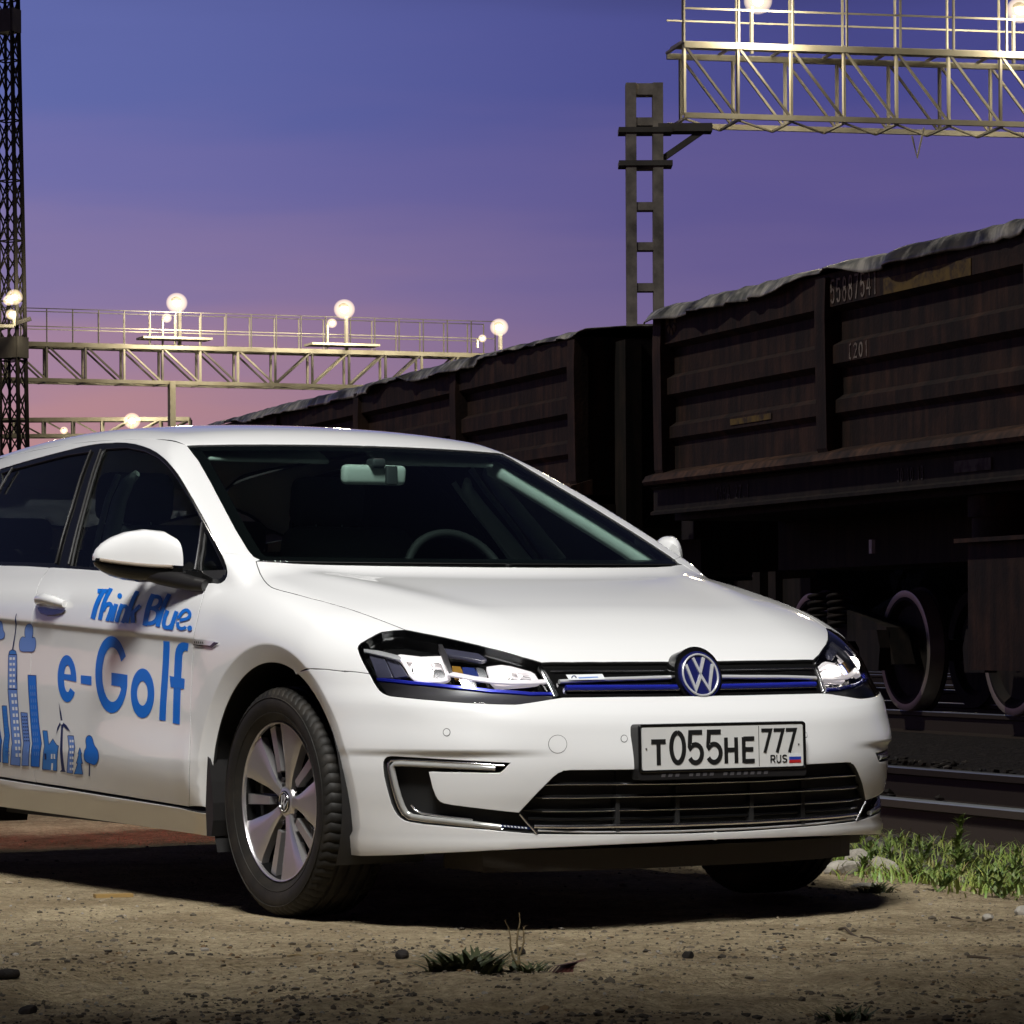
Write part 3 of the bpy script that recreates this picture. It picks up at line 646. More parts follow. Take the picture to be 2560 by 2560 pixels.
# lattice mast at the left edge
tw = empty('lattice_mast', tuple(at(34, 1586, 108)*np.array((1, 1, 0)))); tag(tw, 'dark lattice light mast with platforms at the left edge of the sky', 'mast')
def leg_at(px0, px1, dz, z):      # legs lean: photo x at the ground and at 20 m
    f = z/20.; return rel(at(px0+(px1-px0)*f, 1586, 108+dz), tw)*np.array((1, 1, 0))+np.array((0, 0, z))
legs = [(80, 53, .0), (56, 36, -.42), (8, 0, 0.), (32, 20, .42)]
for k, (a_, b_, dz) in enumerate(legs):
    m = MB(); m.bar(leg_at(a_, b_, dz, -.2), leg_at(a_, b_, dz, 24), .10 if k < 2 else .07); m.build('mast_leg', M['tower'], tw)
zs = np.arange(0, 23.8, .92)
for k in range(4):
    A, B = legs[k], legs[(k+1) % 4]; m = MB()
    for i, z in enumerate(zs[:-1]):
        m.bar(leg_at(*A, z), leg_at(*B, z+.92), .04, .03); m.bar(leg_at(*B, z), leg_at(*A, z+.92), .04, .03)
        if i % 2 == 0: m.bar(leg_at(*A, z), leg_at(*B, z), .04)
    m.build('mast_lattice', M['tower'], tw)
for z0_, z1_ in ((19.25, 19.95), (9.28, 9.92)):
    Q = [leg_at(*l, z0_) for l in legs]; c = sum(Q)/4; m = MB(); m.prism([((p-c)[0]*1.25, (p-c)[1]*1.25) for p in Q], 0, z1_-z0_, (c, (1, 0, 0), (0, 1, 0), (0, 0, 1))); m.build('platform', M['galv_dark'], tw)
m = MB(); q = leg_at(-5, -5, -.6, 10.1); m.bar(q, q+AX[0]*1.05+np.array((0, 0, .35)), .12); m.build('platform_arm', M['tower'], tw)
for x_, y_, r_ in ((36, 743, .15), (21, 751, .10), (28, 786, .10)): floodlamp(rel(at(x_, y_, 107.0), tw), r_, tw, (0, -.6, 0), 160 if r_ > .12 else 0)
m = MB(); q = rel(at(-10, 815, 107.2), tw); m.bar(q, q+AX[0]*.55, .09); m.bar(q+AX[0]*.55, q+AX[0]*.55+np.array((0, 0, .45)), .07); m.build('lamp_bracket', M['galv'], tw)
# ---- vegetation and litter
M['grass'] = mat('grass', (.14, .23, .035), .5, var=(5, (.34, .35, .08), .42, .66)); M['leaf'] = mat('weed_leaf', (.08, .14, .03), .5, var=(30, (.16, .20, .05), .4, .6)); M['dry'] = mat('dry_stalk', (.22, .16, .075), .8)
M['stone'] = mat('pale_stone', (.36, .33, .28), .9, var=(14, (.20, .18, .15), .4, .65), bump=(40, .6, .01)); M['redleaf'] = mat('red_leaf', (.11, .028, .02), .6); M['bark'] = mat('twig_bark', (.07, .05, .035), .9); M['plank'] = mat('ochre_plank', (.30, .19, .06), .8, bump=(60, .4, .003))
def blade(m, b, h, lean, az, w, mi=0):
    b = np.array(b); d = np.array((math.cos(az), math.sin(az), 0)); s = np.array((-d[1], d[0], 0)); V = []
    for t in (0, .4, .75, 1.): 
        p = b+np.array((0, 0, h*t*(1-.25*lean*t)))+d*lean*h*t*t; ww = w*(1-t**1.6)*.5+.0003; V += [p-s*ww, p+s*ww]
    m.add(V, [(0, 1, 3, 2), (2, 3, 5, 4), (4, 5, 7, 6)], mi)
gm = MB(); cnt = 0
def gz1(x, y): return float(ground_z(np.array([x]), np.array([y]))[0])
clumps = []
for i in range(900):
    u_ = random.random(); x = random.uniform(1.35, 5.2); y = random.uniform(-1.0, 5.0); w = lat(x, y); p = np.array((x, y, 0))-C0; dep = p@AX[2]; pxx = PPX+FPX*(p@AX[0])/dep; pyy = PPY+FPX*CAM[2]/dep
    if pyy > 2225+max(0, pxx-2300)*.12+random.uniform(-25, 18) or pyy < 2040 or pxx < 2095+(pyy-2100)*.25 or pxx > 2750: continue
    dens = noise2(np.array([x]), np.array([y]), .55, 12)[0]
    if dens < .22: continue
    clumps.append((x, y))
    for k in range(random.randint(16, 34)):
        q = (x+random.gauss(0, .07), y+random.gauss(0, .07)); blade(gm, (*q, gz1(*q)-.004), random.uniform(.022, .085)*(.5+dens*1.0), random.uniform(.3, 1.7), random.uniform(0, 6.28), random.uniform(.003, .008), 0 if random.random() < .93 else 1)
go = gm.build('grass', [M['grass'], M['dry']], smooth=180); tag(go, 'patch of short green grass between the car and the rails', 'grass', kind='stuff')
def weed(name, x, y, h, label, nleaf=26, stem=1, spread=.05, lw_=.014, ll=.05, mk='leaf'):
    e = empty(name, (x, y, gz1(x, y))); tag(e, label, 'weed')
    m = MB(); hs = []
    for s_ in range(stem):
        dx, dy = random.uniform(-spread, spread)*.5, random.uniform(-spread, spread)*.5; P = [(dx*t+.004*math.sin(t*9+s_), dy*t, h*t*(1-.12*s_)) for t in np.linspace(0, 1, 7)]; hs.append(P)
        m = MB(); m.tube(P, np.linspace(.0035, .0012, 7), 6); m.build('stem', M['dry'] if mk == 'dry' else M['leaf'], e, smooth=60)
    m = MB()
    for k in range(nleaf):
        P = random.choice(hs); t = random.uniform(.15, 1); i = min(int(t*6), 5); b = np.array(P[i])+(np.array(P[i+1])-np.array(P[i]))*(t*6-i)
        blade(m, b, ll*random.uniform(.5, 1.1)*(1.25-.5*t), random.uniform(.4, 1.6), random.uniform(0, 6.28), lw_*random.uniform(.7, 1.2))
    m.build('leaves', M['leaf'] if mk != 'dry' else M['dry'], e, smooth=180); return e
p = at_z(2392, 2128, 0); weed('tall_weed', p[0], p[1], .20, 'tall leafy weed standing up in the grass before the rails', 60, 1, .03, .02, .055)
p = at_z(2225, 2120, 0); weed('tall_weed', p[0], p[1], .14, 'thin weed rising from the grass beside the white bumper corner', 34, 2, .08, .010, .05)
p = at_z(2540, 2150, 0); weed('tall_weed', p[0], p[1], .13, 'weed at the right edge of the photo in front of the rails', 40, 2, .08, .012, .05)
p = at_z(1294, 2437, 0); weed('dry_stalks', p[0], p[1], .135, 'three thin bare stalks sticking up from the dirt in front of the car', 9, 3, .05, .003, .02, 'dry')
for k, (x_, y_, h_) in enumerate(((2150, 2165, .06), (2290, 2175, .07), (2345, 2215, .06), (2450, 2190, .09), (2505, 2235, .08), (2420, 2110, .10), (2310, 2100, .11), (2180, 2105, .10), (2550, 2205, .09))):
    p = at_z(x_, y_, 0); weed('leafy_weed', p[0], p[1], h_, ('bushy weed at the left tip of the grass beside the rock', 'bushy weed in the middle of the grass below the tall weed', 'low bushy weed at the front edge of the grass', 'bright bushy weed right of the middle of the grass', 'bushy weed low at the right side of the grass', 'weed right of the tall weed at the back of the grass', 'weed left of the tall weed at the back of the grass', 'weed touching the white bumper corner in the photo', 'bushy weed cut by the right edge of the photo')[k], 60, 4, .16, .011, .045)
def rosette(name, x, y, r, n, label, mk, low=.35):
    m = MB(); z = gz1(x, y)
    for k in range(n):
        az = random.uniform(0, 6.28); q = random.random()**.5*r*.75; b = (x+math.cos(az)*q, y+math.sin(az)*q*.8, z); blade(m, b, r*random.uniform(.3, .62), random.uniform(.6, 1.8), az+random.gauss(0, .6), r*random.uniform(.10, .22))
    o = m.build(name, M[mk], smooth=180); tag(o, label, 'plant'); return o
M['leaf_dark'] = mat('dark_leaf', (.035, .048, .014), .6, var=(40, (.06, .07, .022), .4, .6))
p = at_z(1160, 2452, 0); rosette('low_plant', p[0], p[1], .115, 130, 'low dark green leafy plant flat on the dirt in the foreground', 'leaf_dark')
p = at_z(1322, 2440, 0); rosette('low_plant', p[0], p[1], .06, 40, 'small green rosette at the foot of the bare stalks', 'leaf_dark')
p = at_z(2190, 2225, 0); rosette('low_plant', p[0], p[1], .07, 60, 'small dark plant at the front edge of the grass', 'leaf_dark')
p = at_z(2110, 2540, 0); rosette('low_plant', p[0], p[1], .07, 40, 'faint low plant in the dark dirt at the bottom right', 'leaf_dark')
p = at_z(1372, 2468, 0)
m = MB()
for k in range(6): blade(m, (p[0]+k*.008, p[1]-k*.004, gz1(p[0], p[1])), .045, 1.9, RAD(-30+k*12), .018)
o = m.build('fallen_leaf', M['redleaf'], smooth=180); tag(o, 'dark red fallen leaf beside the green rosette', 'leaf')
def stone(x, y, s, label, mk='stone', grp=None, cat='stone', z=None):
    bm = bmesh.new(); bmesh.ops.create_icosphere(bm, subdivisions=3, radius=1); sd = random.uniform(0, 99)
    pl_ = [(np.array(d)/np.linalg.norm(d), random.uniform(.62, .92)) for d in rng.normal(size=(9, 3))]
    for v in bm.verts:
        c = np.array(v.co)
        for d, k in pl_:
            e_ = c@d-k
            if e_ > 0: c = c-d*e_*.92
        c = c*(1+.05*math.sin(c[0]*7+sd)*math.sin(c[1]*6+sd*2)); v.co = c*np.array(s)
    me = bpy.data.meshes.new('stone'); bm.to_mesh(me); bm.free(); me.materials.append(M[mk]); o = bpy.data.objects.new('stone', me); COL.objects.link(o)
    o.location = (x, y, (gz1(x, y) if z is None else z)+s[2]*.55); o.rotation_euler = (random.uniform(-.2, .2), random.uniform(-.2, .2), random.uniform(0, 3)); tag(o, label, cat, grp); return o
for (x_, y_, s_, lb) in ((2144, 2122, (.05, .04, .045), 'upright pale stone in the grass just right of the front wheel'), (2205, 2132, (.10, .035, .035), 'long pale sloping stone lying in the grass'), (2108, 2176, (.065, .045, .032), 'grey brown rock on the dirt beside the front wheel'),
    (2165, 2214, (.05, .02, .012), 'flat pale chip of stone below the rock'), (2075, 2240, (.028, .02, .008), 'small white chip at the tip of the car shadow'), (2470, 2296, (.022, .018, .014), 'small grey stone on the bare dirt at the right'), (2555, 2280, (.03, .02, .016), 'white stone at the right edge below the grass'),
    (1300, 2392, (.018, .014, .012), 'lone dark pebble near the bare stalks'), (1005, 2404, (.02, .016, .014), 'dark pebble left of the low plant'), (1720, 2388, (.016, .014, .012), 'small dark stone below the number plate'), (20, 2470, (.028, .022, .016), 'wet dark stone at the left edge of the foreground'), (70, 2545, (.024, .018, .012), 'small dark stone in the bottom left corner')):
    p = at_z(x_, y_, 0); stone(p[0], p[1], s_, lb, 'rust_dark' if 'dark' in lb else 'stone')
def stick(a, b, r, label, name='twig', mk='bark', cat='twig', flat=False):
    a, b = at_z(*a, 0), at_z(*b, 0); a[2] = gz1(a[0], a[1])+r*.8; b[2] = gz1(b[0], b[1])+r*.8; m = MB()
    if flat: m.bar(a, b, r*5, r*1.5)
    else:
        P = [a+(b-a)*t+np.array((0, 0, .004*math.sin(t*9)))+rng.normal(size=3)*r*.6 for t in np.linspace(0, 1, 7)]; m.tube(P, np.linspace(r, r*.5, 7), 6)
    o = m.build(name, M[mk], smooth=50); tag(o, label, cat)
stick((236, 2241), (330, 2238), .007, 'short ochre wood splinter on the dirt in front of the sill', 'wood_splinter', 'plank', 'splinter', True)
stick((2100, 2316), (2192, 2342), .004, 'dark twig on the pale dirt below the grass'); stick((2420, 2402), (2560, 2405), .004, 'long dark twig at the right edge of the foreground'); stick((2380, 2285), (2440, 2302), .003, 'thin dark twig just below the grass')
stick((2380, 2500), (2500, 2513), .003, 'thin pale stalk near the bottom right corner', 'dry_stalk', 'dry', 'stalk'); stick((2150, 2212), (2250, 2222), .0035, 'pale dry stalk lying in front of the grass', 'dry_stalk', 'dry', 'stalk'); stick((720, 2398), (810, 2402), .003, 'short straw stalk on the dirt left of the low plant', 'dry_stalk', 'dry', 'stalk')
# gravel and crumbs of earth
gv = []; gf = []; gmi = []
ico = [(0, 0, 1), (.89, 0, .45), (.28, .85, .45), (-.72, .53, .45), (-.72, -.53, .45), (.28, -.85, .45), (.72, .53, -.45), (-.28, .85, -.45), (-.89, 0, -.45), (-.28, -.85, -.45), (.72, -.53, -.45), (0, 0, -1)]
icf = [(0, 1, 2), (0, 2, 3), (0, 3, 4), (0, 4, 5), (0, 5, 1), (1, 6, 2), (2, 7, 3), (3, 8, 4), (4, 9, 5), (5, 10, 1), (6, 7, 2), (7, 8, 3), (8, 9, 4), (9, 10, 5), (10, 6, 1), (11, 7, 6), (11, 8, 7), (11, 9, 8), (11, 10, 9), (11, 6, 10)]
gmb = MB(); ICO = np.array(ico); NG = 11000
PX_ = rng.uniform(-60, 2620, NG); PY_ = 2095+(2580-2095)*rng.random(NG)**.75
for i in range(NG):
    p = at_z(PX_[i], PY_[i], 0); x, y = p[0], p[1]
    if -.92 < x < .92 and -.75 < y < 3.4 and rng.random() < .75: continue
    if noise2(np.array([x]), np.array([y]), .7, 21)[0] < .33 and rng.random() < .7: continue
    s = .0018+.0065*rng.random()**3+(.010 if rng.random() < .007 else 0)
    V = ICO*rng.uniform(.6, 1.25, (12, 1))*np.array((1, rng.uniform(.6, 1), rng.uniform(.4, .75)))*s
    a = rng.uniform(0, 6.28); ca, sa = math.cos(a), math.sin(a); V = V@np.array(((ca, sa, 0), (-sa, ca, 0), (0, 0, 1)))+np.array((x, y, 0))
    gmb.add(V, icf, int(rng.choice(3, p=(.5, .38, .12))))
gz_all = np.array(gmb.v); cen = gz_all.reshape(-1, 12, 3).mean(1); gz_all[:, 2] += np.repeat(ground_z(cen[:, 0], cen[:, 1]), 12)+.0008; gmb.v = [tuple(q) for q in gz_all]
gro = gmb.build('gravel', [mat('grit', (.26, .21, .14), .9), mat('grit_dark', (.085, .07, .05), .9), M['stone']]); tag(gro, 'loose gravel and crumbs of earth strewn over the dirt', 'gravel', kind='stuff')
# clods and dark crumbs of earth, thickest in the foreground
clb = MB()
for i in range(3600):
    q = rng.random(); xp = rng.uniform(-60, 2620); yp = 2290+(2590-2290)*q**.7
    p = at_z(xp, yp, 0); x, y = p[0], p[1]
    if noise2(np.array([x]), np.array([y]), .38, 31)[0] < .47: continue
    s = .0025+.010*rng.random()**2.6
    V = ICO*rng.uniform(.55, 1.3, (12, 1))*np.array((1, rng.uniform(.55, 1), rng.uniform(.35, .7)))*s; a = rng.uniform(0, 6.28); ca, sa = math.cos(a), math.sin(a)
    clb.add(V@np.array(((ca, sa, 0), (-sa, ca, 0), (0, 0, 1)))+np.array((x, y, gz1(x, y)+.001)), icf, int(rng.choice(3, p=(.5, .35, .15))))
clo = clb.build('earth_clods', [mat('clod', (.10, .08, .055), .95, bump=(120, .6, .004)), mat('clod_dark', (.045, .036, .026), .95), mat('dry_leaf_bit', (.16, .10, .045), .8)], smooth=50); tag(clo, 'dark clods and crumbs of earth over the foreground dirt', 'earth', kind='stuff')
# coarse ballast stones in and beside the tracks
bal = MB(); SZ = []
for i in range(5200):
    u, w = rng.uniform(9, 30), rng.uniform(W2-1.1, W1+2.6)
    p = nq(u, w); x, y = p[0], p[1]
    if min(abs(w-W1), abs(w-W2)) < .06: continue
    s = .016+.028*rng.random()
    V = ICO*rng.uniform(.6, 1.25, (12, 1))*np.array((1, rng.uniform(.6, 1), rng.uniform(.5, .8)))*s; a = rng.uniform(0, 6.28); ca, sa = math.cos(a), math.sin(a)
    bal.add(V@np.array(((ca, sa, 0), (-sa, ca, 0), (0, 0, 1)))+np.array((x, y, gz1(x, y)+s*.25+(.03 if W2 < w < W1 else 0))), icf, int(rng.choice(3, p=(.55, .33, .12))))
blo = bal.build('ballast_stones', [mat('ballast_grey', (.055, .048, .042), .9), mat('ballast_oily', (.022, .019, .016), .7), mat('ballast_pale', (.13, .115, .10), .9)]); tag(blo, 'coarse oily ballast stones around the empty track', 'ballast', kind='stuff')
# far dark wood on the horizon beyond the yard
fw = MB()
for k in range(150):
    a = RAD(-50+k*1.08); r = 420+random.uniform(-25, 25); c = np.array((math.sin(a)*r, math.cos(a)*r, 0)); hh = random.uniform(10.5, 14)
    for q in range(42):
        z = rng.uniform(.5, hh); s_ = rng.uniform(1.8, 3.4)*(1.25-z/hh*.6); V = ICO*rng.uniform(.6, 1.35, (12, 1))*s_+c+np.array((rng.normal()*3.2, rng.normal()*3.2, z)); fw.add(V, icf)
fo = fw.build('far_wood', mat('far_wood', (.02, .024, .014), .95, bump=(2, 1, .8))); tag(fo, 'low dark line of far woodland behind the rail yard', 'woodland', kind='stuff')
# ------------------------------------------------------------------ the car's body surface
def smax(a, b, k):
    h = np.minimum(np.maximum(.5+.5*(a-b)/k, 0), 1); return b+(a-b)*h+k*h*(1-h)
def smin(a, b, k): return -smax(-a, -b, k)
def sst(x, a, b):
    t = np.minimum(np.maximum((x-a)/(b-a), 0), 1); return t*t*(3-2*t)
_SPL = {}
def spl(x, xs, ys):               # smooth cubic table (Catmull-Rom like)
    k = (tuple(xs), tuple(ys))
    if k not in _SPL:
        a, b = np.array(xs, float), np.array(ys, float); _SPL[k] = (a, b, np.gradient(b, a))
    xs, ys, m = _SPL[k]
    x = np.minimum(np.maximum(x, xs[0]), xs[-1]); i = np.minimum(np.maximum(np.searchsorted(xs, x)-1, 0), len(xs)-2)
    h = xs[i+1]-xs[i]; t = (x-xs[i])/h; t2_ = t*t; t3 = t2_*t
    return ((2*t3-3*t2_+1)*ys[i]+(t3-2*t2_+t)*h*m[i]+(-2*t3+3*t2_)*ys[i+1]+(t3-t2_)*h*m[i+1])
ARCH_Y, ARCH_Z, ARCH_R, WB = .003, .322, .375, 2.63
def f_side(a, y, z):
    wt = spl(y, [-.95, -.6, -.3, 0, .4, 1.0, 1.8, 2.6, 3.0, 3.4], [.77, .832, .880, .889, .886, .893, .893, .885, .862, .80])
    zt = .768+.048*(y-.46); u = z-zt
    amt = sst(y, .34, .52)*(1-sst(y, 3.0, 3.3))     # strength of the crease along the flank
    w_ = .006+.06*(1-amt); up = .5*(u+np.sqrt(u*u+w_*w_)); v = np.maximum(-u, 0)
    x = wt-.13*up-.8*up**2
    x = x-amt*(.0065*sst(v, 0, .022)-.0095*sst(v, .03, .26))
    lo = np.maximum(.42-z, 0)
    x = x-.42*np.maximum(.272+.018*(y-.4)-z, 0)*sst(y, .2, .3)
    door = sst(y, .40, .50)*(1-sst(y, 2.1, 2.3))
    x = x-.09*lo-.35*lo**2
    zc = .372+.055*(y-.40)                          # low crease fading towards the rear of the door
    fade = door*(1-.75*sst(y, .6, 1.5))
    x = x+fade*(.012*sst(z, zc-.14, zc)-.012*sst(z, zc, zc+.16))
    for cy in (ARCH_Y, ARCH_Y+WB):                   # flared wheel arch band
        r = np.hypot(y-cy, z-ARCH_Z)
        x = x+.006*(1-sst(r, .435, .60))*sst(z, .15, .3)-.019*np.minimum(np.maximum((.427-r)/.052, 0), 1)
    return a-x
def f_front(a, y, z):
    off = spl(z-.05*a*a*sst(z, .45, .55), [.12, .165, .19, .215, .25, .30, .36, .42, .50, .540, .556, .60, .65, .70, .75, .80, .9],
              [.15, .10, .052, .030, .024, .018, .002, -.006, .0, .004, .010, .050, .073, .098, .145, .22, .4])
    yf = -.888+.13*a*a+.49*a**4
    # shelf above the corner lamps, running out to a horn
    horn = sst(a, .45, .80)
    off = off-horn*.024*sst(z, .452, .474)*(1-sst(z, .474, .57))
    return (yf+off-y)*.86
def hood_c(y): return spl(y, [-.92, -.84, -.79, -.74, -.66, -.5, -.3, -.1, .15, .4, .8, 3.4], [.55, .655, .70, .738, .772, .820, .866, .905, .948, .980, .99, 1.0])
def crease_a(y): return spl(y, [-.8, -.5, -.2, .1, .4, 1.0], [.37, .44, .53, .61, .68, .72])
def f_top(a, y, z):
    ac = crease_a(y); s = sst(y, -.75, -.35)
    d = .5*(a-ac+np.sqrt((a-ac)**2+.02**2))
    h = hood_c(y)-.05*np.minimum(a, ac)**2*0.6-(.01+.05*s)*d-.42*d*d
    s2 = sst(y, -.7, .15); h = h+.007*s2*np.exp(-((a-ac)/.07)**2)            # faint raised ridge along the bonnet crease
    return (z-h)*.93
def f_lower(a, y, z):
    t = smax(f_side(a, y, z), f_top(a, y, z), .10)
    t = smax(t, f_front(a, y, z), .18)
    rear = y-(3.375-.10*a*a-.25*np.maximum(z-.8, 0))
    t = smax(t, rear, .16)
    return smax(t, .16-z, .03)
def ws_y(a, z): return .185+2.16*(z-.985)+.30*(z-.985)**2+.33*a*a
def f_upper(a, y, z):
    w = .842-.40*(z-.955)-.36*(z-.955)**2
    w = w-.022*(y-1.35)**2
    side = (a-w)*.9
    wind = (ws_y(a, z)-y)*.40
    rz = spl(y, [.9, 1.05, 1.25, 1.5, 1.8, 2.2, 2.6, 3.0, 3.4], [1.338, 1.386, 1.423, 1.449, 1.464, 1.460, 1.436, 1.393, 1.328])-.085*a*a-.25*a**4*.3
    top = z-rz
    rear = (y-(3.33-.9*(z-1.0)))*.75
    t = smax(side, top, .07)
    t = smax(t, wind, .022)
    t = smax(t, rear, .10)
    return t+1.3*np.maximum(.985-z, 0)**1.5+np.maximum(.80-z, 0)
def body_f(P):
    a = np.abs(P[:, 0]); y = P[:, 1]; z = P[:, 2]
    return smin(f_lower(a, y, z), f_upper(a, y, z), .03)
def grad(P, f=body_f, e=1.5e-3):
    g = np.stack([f(P+np.array(d)*e)-f(P-np.array(d)*e) for d in ((1, 0, 0), (0, 1, 0), (0, 0, 1))], 1)
    return g/np.maximum(np.linalg.norm(g, axis=1), 1e-9)[:, None]
def march(O, D, t0, t1, n, f=body_f):
    """first surface hit along O+t*D (coarse search, then bisection with a few secant steps)"""
    O = np.atleast_2d(O); D = np.broadcast_to(D, O.shape); N = len(O)
    if N > 3000:
        q = [march(O[i:i+3000], D[i:i+3000], t0, t1, n, f) for i in range(0, N, 3000)]
        return np.concatenate([a for a, b in q]), np.concatenate([b for a, b in q])
    ts = np.linspace(t0, t1, n)
    P = O[:, None]+D[:, None]*ts[None, :, None]; F_ = f(P.reshape(-1, 3)).reshape(N, n)
    neg = F_ <= 0; done = neg[:, 1:].any(1); k = np.where(done, neg[:, 1:].argmax(1)+1, 1); r = np.arange(N)
    lo, hi, fl, fh = ts[k-1].copy(), ts[k].copy(), F_[r, k-1].copy(), F_[r, k].copy()
    for it in range(11):
        if it % 2 == 0: m = .5*(lo+hi)
        else: m = np.clip(lo+(hi-lo)*fl/np.where(np.abs(fl-fh) < 1e-12, 1e-12, fl-fh), lo+.02*(hi-lo), hi-.02*(hi-lo))
        fm = f(O+D*m[:, None]); ins = fm <= 0
        hi = np.where(ins, m, hi); fh = np.where(ins, fm, fh); lo = np.where(ins, lo, m); fl = np.where(ins, fl, fm)
    w_ = np.clip(fl/np.where(np.abs(fl-fh) < 1e-12, 1e-12, fl-fh), 0, 1); t = lo+(hi-lo)*w_
    t = np.where(done, t, ts[F_.argmin(1)])
    return O+D*t[:, None], done
REG = {1: (0, 1040, .33126), 2: (0, 1640, .33126), 3: (500, 1600, .36232), 4: (860, 1500, .33651), 5: (1300, 1560, .30012),
       6: (1760, 1500, .40388), 7: (440, 1040, .33126), 8: (1080, 1040, .35197)}
def px(n, s):
    x0, y0, k = REG[n]; q = [tuple(map(float, t.split(','))) for t in s.split()] if isinstance(s, str) else s
    return [(x0+k*a, y0+k*b) for a, b in q]
def onbody(pts, f=body_f):
    """photo pixels -> points on the body surface"""
    D = np.array([AX[0]*(p[0]-PPX)/FPX-AX[1]*(p[1]-PPY)/FPX+AX[2] for p in pts])
    P, ok = march(np.repeat(CAM[None], len(D), 0), D, 7.5, 13.5, 400, f)
    return P
def T(n, s): return onbody(px(n, s))
def snap(pts, D):
    """3D points slid along D on to the body"""
    D = np.array(D, float); D /= np.linalg.norm(D); P = np.array(pts, float)
    return march(P+D*.5, -D, 0, 1.2, 60)[0]
def frame_of(D):
    D = np.array(D, float); D /= np.linalg.norm(D); u = np.array((0, 0, 1.)) if abs(D[2]) < .9 else np.array((0, -1., 0))
    e1 = np.cross(u, D); e1 /= np.linalg.norm(e1); e2 = np.cross(D, e1)
    return D, e1, e2
def panel(name, outl, D, mats, parent, gap=.0016, res=.018, skirt=.014, off=0., mirror=False, both=False, f=body_f, sm=0, holes=(), span=.6, mi=0, step=.012, build=True, depth=None, lines=()):
    """a sheet of the body surface inside an outline; both=True adds its mirror image to the same mesh, mirror=True makes a second object"""
    D, e1, e2 = frame_of(D)
    polys = []; cent = []
    for k, o in enumerate([outl]+list(holes)):
        P3 = resample(np.array(o, float), step)
        if sm: P3 = chaikin(P3, sm, True)
        q = np.stack([P3@e1, P3@e2], 1); c = np.abs(P3[:, 0]) < 2e-4
        g = gap if k == 0 else -gap
        qi = inset(q, g)
        if c.any(): qi[c] = q[c]+(qi[c]-q[c])*0 if g else q[c]
        polys.append(qi)
    V2, Tn = cdt_fill(polys, res, [np.stack([np.array(l_)@e1, np.array(l_)@e2], 1) for l_ in lines])
    s0 = float(np.mean(np.array(outl)@D))
    V, ok = march(V2[:, :1]*e1+V2[:, 1:]*e2+D*(s0+span), -D, 0, 2*span, int(2*span/.02), f)
    V[np.abs(V[:, 0]) < 3e-4, 0] = 0
    N = grad(V, f); V = V+N*off
    if depth is not None: V = V+N*depth(V)[:, None]
    nv = len(V)
    Tn = np.array(Tn)
    fn = np.cross(V[Tn[:, 1]]-V[Tn[:, 0]], V[Tn[:, 2]]-V[Tn[:, 0]]); fl = (fn*N[Tn[:, 0]]).sum(1) < 0
    Tn[fl] = Tn[fl][:, ::-1]
    # boundary edges
    cnt = {}
    for t in Tn:
        for i in range(3):
            a, b = int(t[i]), int(t[(i+1) % 3]); cnt[(a, b)] = cnt.get((a, b), 0)+1
    bd = [(a, b) for (a, b) in cnt if (b, a) not in cnt and not (abs(V[a, 0]) < 1e-6 and abs(V[b, 0]) < 1e-6)]
    F = [tuple(map(int, t)) for t in Tn]; MI = [0]*len(F); VN = [tuple(n) for n in N]; VV = [tuple(p) for p in V]
    if skirt:
        # tiny rounded lip, then a dark return flange
        ids = {}
        def lip(i, out):
            if i not in ids:
                b = len(VV); w = .0022
                VV.append(tuple(V[i]+out*w*.7-N[i]*w*.4)); VN.append(tuple((N[i]+out)/np.linalg.norm(N[i]+out)))
                VV.append(tuple(V[i]+out*w-N[i]*skirt)); VN.append(tuple(out))
                ids[i] = b
            return ids[i]
        outd = {}
        for a, b in bd:
            e = V[b]-V[a]; o_ = np.cross(e, N[a]); L = np.linalg.norm(o_)
            if L < 1e-12: continue
            o_ /= L
            outd.setdefault(a, []).append(o_); outd.setdefault(b, []).append(o_)
        for a, b in bd:
            if a not in outd or b not in outd: continue
            oa = sum(outd[a]); ob = sum(outd[b]); oa = oa/max(np.linalg.norm(oa), 1e-9); ob = ob/max(np.linalg.norm(ob), 1e-9)
            ia, ib = lip(a, oa), lip(b, ob)
            F.append((b, a, ia, ib)); MI.append(0); F.append((ib, ia, ia+1, ib+1)); MI.append(1 if len(mats) > 1 else 0)
    objs = []
    def mk(VV, VN, F, MI):
        me = bpy.data.meshes.new(name); me.from_pydata(VV, [], F)
        for m in mats: me.materials.append(m)
        me.polygons.foreach_set('material_index', MI); me.polygons.foreach_set('use_smooth', [True]*len(F))
        me.normals_split_custom_set_from_vertices([Vector(n).normalized() for n in VN]); me.update()
        o = bpy.data.objects.new(name, me); COL.objects.link(o); o.parent = parent; objs.append(o); return o
    mir = lambda L: [(-p[0], p[1], p[2]) for p in L]
    if both:
        b = len(VV); mk(VV+mir(VV), VN+mir(VN), F+[tuple(i+b for i in reversed(f_)) for f_ in F], MI+MI)
    else:
        mk(VV, VN, F, MI)
        if mirror: mk(mir(VV), mir(VN), [tuple(reversed(f_)) for f_ in F], MI)
    return objs
# ------------------------------------------------------------------ the car
car = empty('parked_car', (0, 0, 0))
tag(car, 'white five door hatchback with its headlights on and blue city graphics on the doors', 'car')
PB = [M['paint'], M['gap']]
t2 = lambda L: [tuple(p) for p in L]
def rev(L): return list(L)[::-1]
